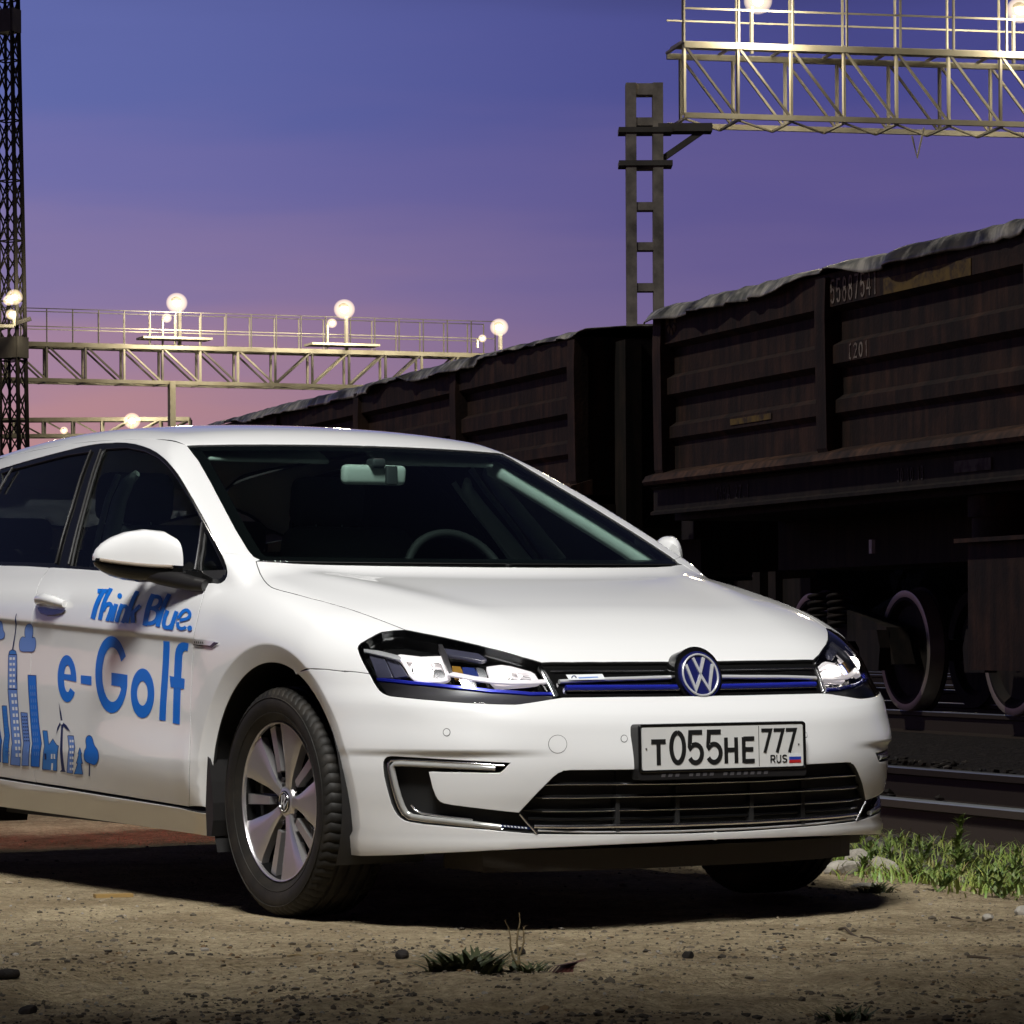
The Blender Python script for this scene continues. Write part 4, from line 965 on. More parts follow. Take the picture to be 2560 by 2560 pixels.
# traced edges of the near flank and front, laid on the body surface
e_shut = t2(T(7, '605,1095 612,1122 622,1150 634,1185 650,1215 668,1243 690,1268 714,1287 740,1300 790,1315 850,1330 1000,1370 1150,1408 1300,1452 1430,1497 1560,1545 1650,1580 1730,1612'))
e_lampt = t2(T(4, '455,218 600,248 760,280 900,312 1050,348 1200,385 1330,425 1470,465'))
e_hoodf = t2(T(5, '180,320 440,319 700,318 1000,316 1340,315'))
e_lampr = t2(T(4, '455,218 360,223 280,235 240,253 200,275 160,298 120,322 106,338 102,360 114,400 130,440 165,510 190,548'))
e_lampb = t2(T(4, '190,548 215,600 245,650 266,675 290,693 320,706 350,714 600,738 900,760 1150,771 1270,773 1310,770 1450,749 1620,722'))
e_lampi = t2(T(4, '1620,722 1560,625 1510,545 1470,480 1455,466'))
e_grib = t2(T(5, '415,608 800,603 1200,600'))
e_split = t2(T(4, '190,548 100,536 0,527'))+t2(T(3, '1000,218 860,203 755,200 700,215 660,240'))
def arch(a0, a1, r=ARCH_R, cy=ARCH_Y, n=40):
    """on the body, angle measured from the front of the wheel over its top"""
    P = [(-.95, cy-r*math.cos(t), ARCH_Z+r*math.sin(t)) for t in np.linspace(RAD(a0), RAD(a1), n)]
    return t2(snap(P, (-1, 0, 0)))
def ang_of(p): return math.degrees(math.atan2(p[2]-ARCH_Z, -(p[1]-ARCH_Y)))
A_SPLIT = ang_of(e_split[-1])
e_archf = arch(A_SPLIT, 160, n=44)                # fender part, split -> rear
e_archb = arch(A_SPLIT, -14, n=24)                # bumper part, split -> low front
e_seam1 = t2(T(2, '1425,1140 1427,1070 1430,1000 1432,800 1437,400 1450,50'))+t2(T(1, '1460,1690 1475,1600 1492,1520 1510,1450 1530,1375 1550,1305 1562,1262'))
e_dlo_f = t2(T(1, '1562,1262 1600,1259 1640,1264 1668,1258 1695,1238 1710,1210 1714,1180 1707,1135 1690,1085 1668,1035 1640,975 1600,890 1560,808 1500,700 1460,628 1420,560 1380,492 1340,430 1300,380 1260,335 1220,300 1180,270 1130,243 1080,225 1020,208 950,199 880,197 820,201 760,204 700,212 600,232 500,258 400,283 300,310 150,352 0,398'))
dlo_rear = [(-.72, 2.50, 1.315), (-.74, 2.68, 1.26), (-.76, 2.80, 1.19), (-.78, 2.86, 1.13), (-.80, 2.86, 1.06), (-.82, 2.80, 1.025), (-.83, 2.6, 1.020), (-.84, 2.3, 1.013)]
e_dlo_r = t2(snap(dlo_rear, (-1, 0, 0)))
e_belt = t2(T(1, '0,1127 200,1132 400,1141 600,1154 800,1169 1000,1190 1200,1216 1400,1245 1562,1262'))
dlo = e_dlo_f+e_dlo_r+e_belt[:-1]
i_pil = 9                                          # fender / pillar joint on the window edge
e_ws = t2(T(7, '80,222 170,340 260,500 360,690 450,860 490,925 520,975 540,1008 560,1035 580,1053 600,1066 640,1083'))   # windscreen edge top -> bottom
ws_top0 = np.array(e_ws[0]); ws_bot0 = np.array(e_ws[-1])
wtop = [(-ws_top0[0]*-1*k, 0, 0) for k in ()]
def wsx(P): return march(np.array(P)+np.array((0, -.5, .87))*.4, -np.array((0, -.5, .87)), 0, .9, 120)[0]
top_edge = [(x, ws_top0[1]-.33*(ws_top0[0]**2-x*x)*.95, ws_top0[2]+.085*(ws_top0[0]**2-x*x)) for x in np.linspace(ws_top0[0], 0, 9)]
bot_edge = [(x, ws_bot0[1]-.36*(ws_bot0[0]**2-x*x), ws_bot0[2]-.004) for x in np.linspace(ws_bot0[0], 0, 11)]
top_edge = t2(wsx(top_edge)); bot_edge = t2(wsx(bot_edge))
for L_ in (top_edge, bot_edge): L_[-1] = (0., L_[-1][1], L_[-1][2])
# lines the mesh follows so that pressed creases stay crisp
def side_line(f, y0, y1, n): return t2(snap([(-.95, y, f(y)) for y in np.linspace(y0, y1, n)], (-1, 0, 0)))
ZT = lambda d: (lambda y: .768+.048*(y-.46)+d)
L_TOR = [side_line(ZT(d), .36, 2.75, 150) for d in (.006, 0, -.008, -.015, -.022, -.034)]
L_LOW = [side_line(lambda y, d=d: .372+.055*(y-.40)+d, .40, 1.7, 70) for d in (.008, 0, -.008)]
L_ARCH = [arch(-12, 168, r, n=90) for r in (.4235, .427, .4315)]
def crease_line(d): return t2(snap([(-(float(crease_a(np.array(y)))+d), y, .9) for y in np.linspace(-.66, .30, 60)], (0, 0, 1)))
L_HOOD = [crease_line(d) for d in (-.022, -.008, .008, .022)]
# bonnet
hood_rear = [(x, ws_bot0[1]-.035-.36*(ws_bot0[0]**2-x*x), 1.0) for x in np.linspace(-.715, 0, 11)]
hood_front = e_hoodf[:-1]+[(0., e_hoodf[-1][1]-.001, e_hoodf[-1][2])]
hood = e_shut+e_lampt[1:]+hood_front[1:]+rev(hood_rear)[:-1]
panel('bonnet', hood, (0, -.22, 1), PB, car, both=True, res=.02, gap=.0026, lines=L_HOOD)
# windscreen: ceramic border and clear pane
ws_out = e_ws[:-1]+bot_edge+rev(top_edge)[:-1]
DW = (0, -.5, .87); Dn, E1, E2 = frame_of(DW)
def inset3(P3, g, D):
    D, e1, e2 = frame_of(D); P3 = resample(np.array(P3), .02); q = np.stack([P3@e1, P3@e2], 1); c = np.abs(P3[:, 0]) < 2e-4; qi = inset(q, g)
    s = P3@D; R_ = qi[:, :1]*e1+qi[:, 1:]*e2+s[:, None]*D
    R_[c, 0] = 0; return R_
ws_in = np.array(inset3(ws_out, .036, DW))
ws = panel('windscreen', ws_out, DW, [M['glass'], M['gap']], car, both=True, off=-.004, res=.03, gap=.003, skirt=.01)[0]
ring = [p for p in ws_out]
# border as strip between outline and inset outline (half), closed along the centre line
wo = resample(np.array(ws_out), .02); wi = inset3(ws_out, .036, DW)
def strip(name, A, B, mats, parent, off, D, both=True, mirror=False):
    """band between two matching outlines on the body"""
    A = np.array(A); B = np.array(B); D, e1, e2 = frame_of(D); n = len(A); K = 4; V = []
    for k in range(K+1):
        Q = A+(B-A)*k/K; P, _ = march(Q+D*.3, -D, 0, .6, 40); N = grad(P); V += list(P+N*off)
    F = []
    for k in range(K):
        for i in range(n):
            j = (i+1) % n
            if abs(A[i][0]) < 2e-4 and abs(A[j][0]) < 2e-4: continue
            F.append((k*n+i, k*n+j, (k+1)*n+j, (k+1)*n+i))
    m = MB(); m.add(V, F)
    if both: m.add([(-p[0], p[1], p[2]) for p in V], [tuple(reversed(f)) for f in F])
    o = m.build(name, mats, parent, smooth=180)
    return o
strip('windscreen_border', wo, wi, [M['gloss']], ws, -.0065, DW)
# side window surround and panes
Ds = (-1, 0, .35)
pane_f = t2(T(1, '1484,1168 1505,1000 1530,812 1470,692 1420,605 1330,462 1270,385 1190,308 1090,258 950,228 790,240 762,262 700,440 640,650 580,880 540,1050 525,1128 700,1140 900,1152 1200,1160'))
pane_q = t2(T(1, '1500,1160 1518,1000 1535,870 1560,880 1610,985 1660,1090 1678,1140 1684,1180 1672,1210 1650,1225 1600,1224 1540,1195'))
pane_r = t2(T(1, '0,428 95,395 300,340 500,288 668,262 600,430 540,640 470,880 432,1040 415,1110 200,1102 0,1098'))
pr_ext = t2(snap([(-.83, 2.26, 1.02), (-.75, 2.36, 1.20), (-.72, 2.40, 1.30)], (-1, 0, 0)))
pane_r = pane_r+pr_ext
pane_b = t2(snap([(-.83, 2.36, 1.05), (-.82, 2.74, 1.055), (-.78, 2.78, 1.10), (-.76, 2.72, 1.17), (-.74, 2.62, 1.235), (-.73, 2.46, 1.29)], (-1, 0, 0)))
sur = panel('window_surround', dlo, Ds, [M['gloss'], M['gap']], car, mirror=True, off=-.003, res=.03, gap=.001, skirt=.012, holes=[pane_f, pane_q, pane_r, pane_b])
for nm, pn, mt in (('front_window', pane_f, 'glass'), ('quarter_window', pane_q, 'dark_glass'), ('rear_window', pane_r, 'dark_glass'), ('rear_quarter_window', pane_b, 'dark_glass')):
    o = panel(nm, pn, Ds, [M[mt], M['gap']], None, mirror=True, off=-.010, res=.04, gap=-.004, skirt=0)
    for a, b in zip(o, sur): a.parent = b
# near-black divider bars and chrome-dark belt line seals
for sgn, s in ((-1, sur[0]), (1, sur[1])):
    for L_ in (T(1, '1530,805 1505,1000 1478,1160'), T(1, '765,255 700,440 640,650 575,890 520,1120'), T(1, '690,262 610,470 545,690 470,930 425,1112'), T(1, '100,390 50,470 0,560')):
        P = np.array(L_)+np.array((-.002, 0, 0)); P[:, 0] *= -sgn; m = MB(); m.tube(P, .0045, 6)
        m.build('window_seal', M['black'], s, smooth=60)
# roof, its side rails and pillars
ditch = [(ws_top0[0], ws_top0[1], ws_top0[2])]+t2(snap([(-.585, 1.35, 1.41), (-.588, 1.6, 1.42), (-.580, 2.0, 1.43), (-.565, 2.5, 1.40), (-.54, 3.0, 1.36), (-.53, 3.12, 1.34)], (-.3, 0, 1)))
roof = rev(top_edge)[:-1]+ditch+[(-.3, 3.16, 1.35), (0, 3.18, 1.352)]
roof = t2(snap(roof, (0, 0, 1))); roof[0] = (0., *roof[0][1:]); roof[-1] = (0., *roof[-1][1:])
panel('roof', roof, (0, -.15, 1), PB, car, both=True, res=.03, gap=.0015)
pil = e_ws[0:10]+[e_dlo_f[i_pil]]+e_dlo_f[i_pil+1:]+e_dlo_r[:4]+t2(snap([(-.70, 3.0, 1.18), (-.66, 3.08, 1.25)], (-1, .2, .4)))+rev(ditch)[:-1]
panel('side_rail', pil, (-1, -.35, .75), PB, car, mirror=True, res=.018, gap=.0008, step=.008)
# front wing
wing_lo = t2(snap([(-.9, .388, .300), (-.9, .372, .33)], (-1, 0, 0)))
lowend = e_seam1[0]
fender = [e_dlo_f[i_pil]]+[e_ws[9]]+e_ws[10:12]+e_shut+e_lampr[1:]+e_split[1:]+e_archf[1:]+t2(snap([(-.9, .405, .281)], (-1, 0, 0)))+e_seam1+e_dlo_f[1:i_pil]
panel('front_wing', fender, (-1, -.25, .55), PB, car, mirror=True, res=.016, gap=.0022, step=.008, lines=L_ARCH)
# doors
e_dbot = t2(T(2, '1425,1140 1200,1103 1000,1070 700,1021 500,990 275,957'))
e_seam2 = t2(T(2, '275,957 265,930 250,870 238,790 230,700 226,500 225,300 228,150 235,0'))+t2(T(1, '235,1800 238,1650 243,1560 255,1450 272,1360 290,1280 308,1240 330,1200 350,1175 372,1143'))
belt1 = [p for p in e_belt if p[1] < e_seam2[-1][1]-.01]
door = e_dbot+e_seam2[1:]+belt1+rev(e_seam1)[1:-1]
Dd = (-1, 0, .12)
fd = panel('front_door', door, Dd, PB, car, mirror=True, res=.016, gap=.0024, step=.01, lines=L_TOR+L_LOW)
rd_hid = t2(snap([(-.9, 2.74, 1.00), (-.9, 2.76, .95), (-.9, 2.70, .82), (-.9, 2.55, .72), (-.9, 2.38, .66), (-.9, 2.24, .53), (-.9, 2.20, .42), (-.9, 2.19, .326)], (-1, 0, 0)))
e_belt_r = t2(snap([(-.9, 2.74, 1.018), (-.9, 2.5, 1.016), (-.9, 2.25, 1.010)], (-1, 0, .1)))
rdoor = e_seam2+rev([p for p in e_belt if p[1] > e_seam2[-1][1]+.01])+rev(e_belt_r)+rd_hid+t2(T(2, '0,912'))
rdp = panel('rear_door', rdoor, Dd, PB, car, mirror=True, res=.022, gap=.002, step=.012, lines=L_TOR)
# sills
sill = t2(T(2, '1588,1180 1400,1148 1000,1083 500,1003 0,925'))+t2(snap([(-.88, 2.26, .318), (-.88, 2.26, .245)], (-1, 0, 0)))+t2(T(2, '0,1130 500,1197 1000,1266 1640,1360 1605,1290 1584,1240 1582,1210'))
def sill_d(V): return .008*sst(V[:, 2]-.055*(V[:, 1]-.4)*.42, .262, .274)*0+.010*sst(.318-(V[:, 2]-.018*(V[:, 1]-.4)), .0, .012)
panel('sill', sill, (-1, 0, -.1), PB, car, mirror=True, res=.012, gap=.002, off=-.004, depth=sill_d)
# rear quarter, tailgate, rear bumper (out of the photo's frame, plainly shaped)
arr = arch(8, 150, cy=WB+ARCH_Y, n=30)
rq = rd_hid[:-1]+[rd_hid[-1]]+t2(snap([(-.9, 2.25, .30)], (-1, 0, 0)))+rev(arch(12, 168, cy=WB+ARCH_Y, n=36))[0:0]+rev(arch(20, 172, cy=WB+ARCH_Y, n=36))[::-1]+t2(snap([(-.85, 3.02, .55), (-.8, 3.22, .60), (-.8, 3.24, .95), (-.72, 3.1, 1.1), (-.70, 3.0, 1.18)], (-1, .3, .1)))+rev(e_dlo_r[3:])[:]
rq = t2(snap([(-.9, 2.20, .335)], (-1, 0, 0)))+rd_hid[::-1][1:]+rev(e_dlo_r[3:6])+t2(snap([(-.72, 3.04, 1.12), (-.78, 3.2, .95), (-.8, 3.22, .62), (-.85, 3.04, .50)], (-1, .3, .1)))+rev(arch(15, 165, cy=WB+ARCH_Y, n=36))
panel('rear_quarter', rq, (-1, .15, .1), PB, car, mirror=True, res=.03, gap=.002)
tg = [(0, 3.3, 1.33), (-.5, 3.2, 1.31), (-.60, 3.2, 1.2), (-.70, 3.25, .95), (-.66, 3.3, .62), (0, 3.4, .60)]
tg = t2(march(np.array(tg)+np.array((0, 1., .0)), np.array((0, -1., 0)), 0, 1.5, 150)[0])
panel('tailgate', tg, (0, 1, .2), PB, car, both=True, res=.05, gap=.002)
rb = [(0, 3.4, .58), (-.66, 3.3, .60), (-.80, 3.15, .56), (-.84, 3.04, .42), (-.80, 3.1, .24), (0, 3.4, .22)]
rb = t2(march(np.array(rb)+np.array((-.3, 1., .0)), np.array((.287, -.958, 0)), 0, 1.8, 180)[0]); rb[0] = (0., 3.37, .58); rb[-1] = (0., 3.37, .22)
rb = [p if abs(p[0]) > 0.01 else (0., p[1], p[2]) for p in rb]
panel('rear_bumper', rb, (-.3, 1, 0), PB, car, both=True, res=.04, gap=.002)

# front bumper with the cut-out for the corner lamps and the lower grille
gtop = T(5, '330,1238 360,1226 420,1221 900,1216 1300,1214'); gt = [(float(p[0]), float(p[1]), float(p[2])) for p in gtop]
z_gt = gt[-1][2]
def on_front(x, z):
    q = march(np.array([(x, -2., z)]), np.array((0, 1., 0)), .5, 1.8, 130)[0][0]; return (x, float(q[1]), float(q[2]))
c_grib = on_front(0., e_grib[-1][2]); c_gt = on_front(0., z_gt+.001)
g_diag = t2(T(4, '1660,1272 1625,1278 1595,1288 1560,1314 1500,1374 1440,1434 1380,1498 1300,1583'))
c_in = t2(T(4, '1300,1583 1200,1574 1000,1551 800,1526 740,1514 715,1502 695,1484 677,1455 655,1396 640,1335 625,1273 720,1276 900,1279 1050,1283 1145,1284 1160,1281 1185,1262 1228,1213'))
c_out = t2(T(4, '1228,1213 1000,1200 800,1189 600,1177 400,1166 350,1164 322,1168 304,1182 294,1205 292,1240 300,1310 316,1380 332,1440 352,1508 372,1556 396,1594 420,1618 450,1636 490,1648 600,1665 900,1692 1200,1718 1438,1738'))
e_chr = t2(T(5, '145,1738 600,1752 1000,1750 1400,1744 1660,1737'))
c_chr = on_front(0., e_chr[-1][2]+.001)
e_lip = t2(T(5, '1660,1800 1000,1831 300,1856 0,1866'))+t2(T(4, '1100,1851 700,1871 400,1886 75,1890'))
c_lip = on_front(0., e_lip[0][2]+.001)
e_lipend = t2(T(4, '60,1860 30,1790 8,1722'))
low = [p for p in e_archb if p[2] > e_lipend[-1][2]+.004]
bump = [on_front(0., c_grib[2]+(c_gt[2]-c_grib[2])*k/24) for k in range(25)]+rev([p for p in gt[1:-1]])+g_diag[1:]+c_in[1:]+c_out[1:]+e_chr[1:-1]+[on_front(0., c_chr[2]+(c_lip[2]-c_chr[2])*k/4) for k in range(5)]+e_lip[1:]+e_lipend+rev(low)+rev(e_split)[1:]+e_lampb[1:]+e_grib
bump = [tuple(map(float, p)) for p in bump]
def lip_d(V):   # the lip below stands a little proud, with a sharp upper edge
    zl = .252-.02*(1-sst(np.abs(V[:, 0]), .3, .8)); k = sst(np.abs(V[:, 0]), .25, .62)
    return (.010*k)*sst(zl-V[:, 2], -.002, .006)
def kink_line(z0, x0, x1, n=90): return [on_front(x, z0+.05*x*x*float(sst(np.array(z0+.04), .45, .55))) for x in np.linspace(x0, x1, n)]
L_BMP = L_ARCH+[kink_line(z, -.84, -.004) for z in (.538, .545, .552, .560)]+[[on_front(x, z) for x in np.linspace(-.86, -.46, 50)] for z in (.450, .456, .463, .470, .476)]
panel('front_bumper', bump, (-.62, -.78, 0), PB, car, both=True, res=.014, gap=.0024, step=.008, skirt=.022, depth=lip_d, lines=L_BMP)
# ------------------------------------------------------------------ car details
def ell(cx, cy, rx, ry, a0=0, a1=360, n=40):
    A = np.linspace(RAD(a0), RAD(a1), n, endpoint=abs(a1-a0) < 359.9)
    return [(cx+rx*math.cos(a), cy-ry*math.sin(a)) for a in A]
def smooth2(P, n=2): return [tuple(p) for p in chaikin(P, n)]
LAY = .00025
def decal(name, parent, items, D=(-1, 0, .1), off=.0012):
    """flat film shapes stuck on the body: items = (region, outline or [outline, holes...], material)"""
    D, e1, e2 = frame_of(D); keys = []; m = MB(); seen = []
    for k_, (rg, poly, key) in enumerate(items):
        if key not in keys: keys.append(key)
        if not isinstance(poly[0], list): poly = [poly]
        ps = []
        for p in poly:
            q_ = np.array(px(rg, p))
            if p is poly[0]:
                lo_, hi_ = q_.min(0), q_.max(0); k = 0
                for a_, b_, l_ in seen:
                    if (lo_ < b_).all() and (hi_ > a_).all(): k = max(k, l_+1)
                seen.append((lo_, hi_, k))
            P3 = onbody(q_); ps.append(resample(np.stack([P3@e1, P3@e2], 1), .012))
        V2, Tn = cdt_fill(ps, .014)
        if not len(Tn): continue
        s0 = float(np.mean(P3@D)); V, ok = march(V2[:, :1]*e1+V2[:, 1:]*e2+D*(s0+.3), -D, 0, .6, 40)
        N = grad(V); Tn = np.array(Tn); fl = (np.cross(V[Tn[:, 1]]-V[Tn[:, 0]], V[Tn[:, 2]]-V[Tn[:, 0]])*N[Tn[:, 0]]).sum(1) < 0; Tn[fl] = Tn[fl][:, ::-1]
        m.add(V+N*(off+k*LAY), [tuple(map(int, t)) for t in Tn], keys.index(key))
    return m.build(name, [M[k] for k in keys], parent, smooth=180, recalc=False)
def relief(name, outl, D, mkey, parent, off, thick=.004, mirror=True, both=False, holes=(), gap=0., res=.02, step=.008):
    return panel(name, outl, D, [M[mkey], M[mkey]], parent, gap=gap, res=res, skirt=thick, off=off, mirror=mirror, both=both, holes=holes, step=step)
def mtube(name, P, r, mkey, parent, n=8, out=0., mirror=True):
    P = np.array(P, float)
    if out: P = P+grad(P)*out
    o = []
    for sg in ((1, -1) if mirror else (1,)):
        m = MB(); Q = P.copy(); Q[:, 0] *= sg; m.tube(Q, r, n); o.append(m.build(name, M[mkey], parent[0 if sg == 1 else 1] if isinstance(parent, (list, tuple)) else parent, smooth=60))
    return o
DF = (-.45, -.85, .1)
# ---- headlights
lamp = [empty('headlight', (0, 0, 0), parent=car) for _ in (0, 1)]
h_out = e_lampr+e_lampb[1:]+e_lampi[1:-1]+rev(e_lampt)[:-1]
def both_to(objs, par):
    for o, p in zip(objs, par): o.parent = p
    return objs
both_to(panel('lens', h_out, (-.62, -.7, .35), [M['lens'], M['gloss']], None, mirror=True, off=-.0015, res=.02, gap=.002, skirt=.06, step=.008), lamp)
both_to(panel('housing', h_out, (-.62, -.7, .35), [M['gloss']], None, mirror=True, off=-.058, res=.02, gap=.001, skirt=0, step=.01), lamp)
DL = (-.62, -.7, .35)
def hl(name, s, mk, off, th=.012, rg=4, sm=0, holes=()):
    P = px(rg, s)
    if sm: P = [tuple(q) for q in chaikin(P, sm, True)]
    both_to(relief(name, t2(onbody(P)), DL, mk, None, off, th, step=.006, res=.012, holes=[t2(onbody(px(rg, h))) for h in holes]), lamp)
M['smoke'] = mat('lamp_smoke', (.05, .05, .075), .18, coat=.6); M['bezel'] = mat('lamp_bezel', (.03, .028, .03), .3)
M['amber'] = mat('lamp_amber', (.55, .30, .05), .15, metal=.6); M['violet'] = mat('lamp_violet', (.06, .10, .42), .12, metal=.7)
hl('side_reflector', '165,372 270,396 330,556 222,560', 'smoke', -.02)
hl('side_reflector', '290,400 370,415 440,530 350,552', 'smoke', -.024)
hl('blue_accent', '225,572 480,592 800,618 1100,646 1400,668 1560,668 1560,680 1390,682 1100,661 800,634 480,608 230,588', 'blue_strip', -.012)
hl('lower_bezel', '240,600 480,622 800,648 1100,672 1400,690 1580,690 1600,712 1450,738 1270,760 900,748 600,726 360,702 300,682', 'bezel', -.016)
hl('upper_light_strip', '136,348 250,360 390,394 420,420 400,428 300,400 140,364', 'dim_guide', -.010, .006)
# light guide frames (U shapes) around the two lamps, and the white strip between them
hl('light_guide', '372,362 400,352 560,366 722,358 740,372 772,490 776,530 752,556 700,574 560,576 500,566 462,528 430,460 404,410', 'guide', -.026, .012, holes=['424,384 560,390 700,382 722,396 750,490 746,528 718,544 660,552 564,554 512,546 476,512 444,440'])
hl('light_guide', '1068,444 1180,428 1250,438 1400,482 1430,500 1470,566 1440,574 1280,586 1190,600 1130,594 1100,560', 'guide', -.026, .012, holes=['1094,462 1180,448 1246,456 1390,494 1416,510 1440,554 1276,572 1190,584 1136,578 1114,550'])
hl('light_strip', '764,506 850,520 960,542 1100,562 1250,572 1400,572 1500,566 1540,568 1542,586 1400,594 1250,596 1100,586 960,566 850,544 768,532', 'guide', -.014, .006)
hl('reflector_bowl', '420,372 560,366 726,366 766,500 752,540 700,556 560,560 500,548 452,500', 'chrome', -.046, .004, sm=1)
hl('reflector_bowl', '1080,446 1180,434 1290,452 1440,500 1466,560 1290,582 1150,590 1110,560', 'chrome', -.044, .004, sm=1)
hl('divider', '704,300 724,300 762,380 800,512 778,520 742,420', 'bezel', -.012, .02)
hl('prism', '800,430 860,436 890,528 826,536', 'amber', -.03); hl('prism', '880,440 966,446 1010,546 900,540', 'violet', -.03)
hl('prism', '985,440 1040,452 1060,500 1050,545 1020,540', 'chrome', -.03); hl('trim_piece', '740,312 1000,352 1060,392 1020,404 760,352', 'smoke', -.02)
hl('trim_piece', '1290,440 1400,470 1450,520 1330,500', 'chrome', -.034)
hl('inner_edge', '1470,500 1500,520 1600,700 1570,706 1540,640', 'chrome', -.006, .006)
for p, r, fl in (((560, 466), .025, 'lamp'), ((1172, 510), .021, 'lamp')):
    c = onbody(px(4, [p]))[0]; n_ = grad(c[None])[0]; c = c-n_*.034
    for k, sg in enumerate((1, -1)):
        m = MB(); m.ball((c[0]*sg, c[1], c[2]), (r, r*.8, r), 10); m.build('projector_lamp', M[fl], lamp[k], smooth=180)
        m = MB(); m.tube([((c[0]-n_[0]*.0)*sg, c[1], c[2]), ((c[0]+n_[0]*.004)*sg, c[1]+n_[1]*.004, c[2]+n_[2]*.004)], (r*1.25, r*1.35), 24, caps=False); m.build('bezel_ring', M['chrome'], lamp[k], smooth=60)
# small lamp lighting the inside of each headlight and the ground before it
for k, sg in enumerate((1, -1)):
    pass
# ---- upper grille
g_up = rev(hood_front)+e_lampt[-1:]+rev(e_lampi)[1:]+e_grib+[c_grib]
g_up = [c_grib]+rev(e_grib)+e_lampi[:-1]+[e_lampt[-1]]+hood_front[1:]
g_up[0] = on_front(0., c_grib[2]); g_up[-1] = on_front(0., g_up[-1][2])
mid = [on_front(0., g_up[-1][2]+(c_grib[2]-g_up[-1][2])*k/8) for k in range(1, 8)]
gr = panel('upper_grille', g_up+mid, (-.2, -.95, .25), [M['gloss'], M['gap']], car, both=True, off=-.012, res=.02, gap=-.004, skirt=.01)[0]
def fstrip(name, s, r, mk, par, rg=5, to0=True, out=-.004, n=8, sq=None):
    P = T(rg, s)
    if to0:
        z = P[-1][2]; x0 = P[-1][0]; P = np.array(list(P)+[on_front(x0*k, z) for k in (.66, .33, 0)])
        Q = P[:-1].copy()[::-1]; Q[:, 0] *= -1; P = np.concatenate([P, Q])
    P = P+grad(P)*out; m = MB(); m.tube(P, r, n); return m.build(name, M[mk], par, smooth=60)
fstrip('thin_chrome_strip', '255,383 700,381 1000,380 1300,377', .0022, 'chrome', gr)
fstrip('chrome_strip', '330,474 500,464 700,455 1000,447 1320,436', .0062, 'silver', gr)
fstrip('blue_strip', '385,524 700,522 1000,521 1340,518', .0075, 'blue_strip', gr)
fstrip('chrome_edge', '398,549 700,547 1000,545 1340,541', .0024, 'chrome', gr)
decal('badge', gr, [(5, [(378, 430), (682, 424), (706, 468), (404, 474)], 'decal_white'), (5, stroke2(smooth2([(425, 460), (435, 440), (455, 440), (465, 458)]), 9), 'decal_ink'), (5, [(480, 452), (640, 446), (650, 454), (490, 462)], 'decal_pale')], D=DF, off=.004)
# ---- emblem: V over W in a ring
def stroke_solid(m, lines, w, frame, z0, z1, mi=0):
    for P in lines: m.prism(stroke2(P, w), z0, z1, frame, mi)
def emblem(parent, c, R, nrm, base, ink, rim=True, sx=1):
    nrm = np.array(nrm, float); nrm /= np.linalg.norm(nrm); ex = np.cross((0, 0, 1.), nrm); ex /= np.linalg.norm(ex); ey = np.cross(nrm, ex)
    c = np.array(c, float); F = (c, ex, ey, nrm)
    circ = lambda r, n=48: [(r*math.cos(2*math.pi*i/n), r*math.sin(2*math.pi*i/n)) for i in range(n)]
    m = MB(); m.prism(circ(R), -.02*R/.07, .10*R, F); e = m.build('emblem', M[base], parent, smooth=30)
    m = MB(); P = [c+ex*a+ey*b+nrm*.13*R for a, b in circ(R*.86)]; m.tube(P, R*.045, 8, closed=True)
    m.build('emblem_ring', M['silver'], e, smooth=60)
    V = [[(-.30, .74), (0, .10), (.30, .74)]]; Wl = [[(-.72, .36), (-.36, -.66), (0, .0), (.36, -.66), (.72, .36)]]
    V = [[(-.27, .72), (0, .08), (.27, .72)]]; Wl = [[(-.66, .44), (-.33, -.62), (0, -.02), (.33, -.62), (.66, .44)]]
    for L_ in V+Wl:
        m = MB(); m.prism(stroke2([(a*R, b*R) for a, b in L_], .13*R), .10*R, .16*R, F); m.build('emblem_letter', M['silver'], e)
    return e
ez_ = .6595
em_y = on_front(0., ez_)[1]
m = MB(); cN = np.array((0, -.97, .24)); cN /= np.linalg.norm(cN)
ex_ = np.array((1., 0, 0)); ey_ = np.cross(cN, ex_)*1.0; ey_ = np.array((0, .24, .97))
m.prism([(.077*math.cos(2*math.pi*i/48), .077*math.sin(2*math.pi*i/48)) for i in range(48)], -.05, .012, ((0, em_y-.006, ez_), ex_, ey_, cN)); sock = m.build('emblem_socket', M['gloss'], car, smooth=30)
em = emblem(car, (0, em_y-.020, ez_), .0655, cN, 'navy', 'chrome')
# ---- lower grille, corner lamps
lg = [on_front(0., c_gt[2])]+rev(gt[1:-1])+g_diag[1:]+[c_out[-1]]+e_chr[1:-1]+[on_front(0., c_chr[2])]+[on_front(0., c_chr[2]+(c_gt[2]-c_chr[2])*k/10) for k in range(1, 10)]
low_g = panel('lower_grille', lg, (-.3, -.95, 0), [M['gap'], M['gap']], car, both=True, off=-.035, res=.03, gap=-.012, skirt=0)[0]
for k, s in enumerate(('215,1346 500,1343 860,1341 1300,1338', '130,1452 350,1458 800,1452 1300,1443', '30,1560 200,1570 800,1562 1300,1553', '70,1630 300,1640 800,1632 1300,1624')):
    fstrip('slat', s, .006, 'gloss', low_g, out=-.016)
for s in ('215,1346 500,1343 860,1341 1300,1338', '190,1461 500,1459 900,1451 1300,1443', '190,1570 500,1570 900,1560 1300,1553'): fstrip('slat_highlight', s, .0016, 'chrome', low_g, out=-.0095)  # thin chrome tubes stand in for highlights along the gloss black slats
for sx_ in (-.30, -.12, .12, .30):
    m = MB(); y_ = on_front(sx_, .34)[1]; m.box((sx_, y_+.028, .335), (.012, .02, .16)); m.build('grille_bar', M['gap'], low_g)
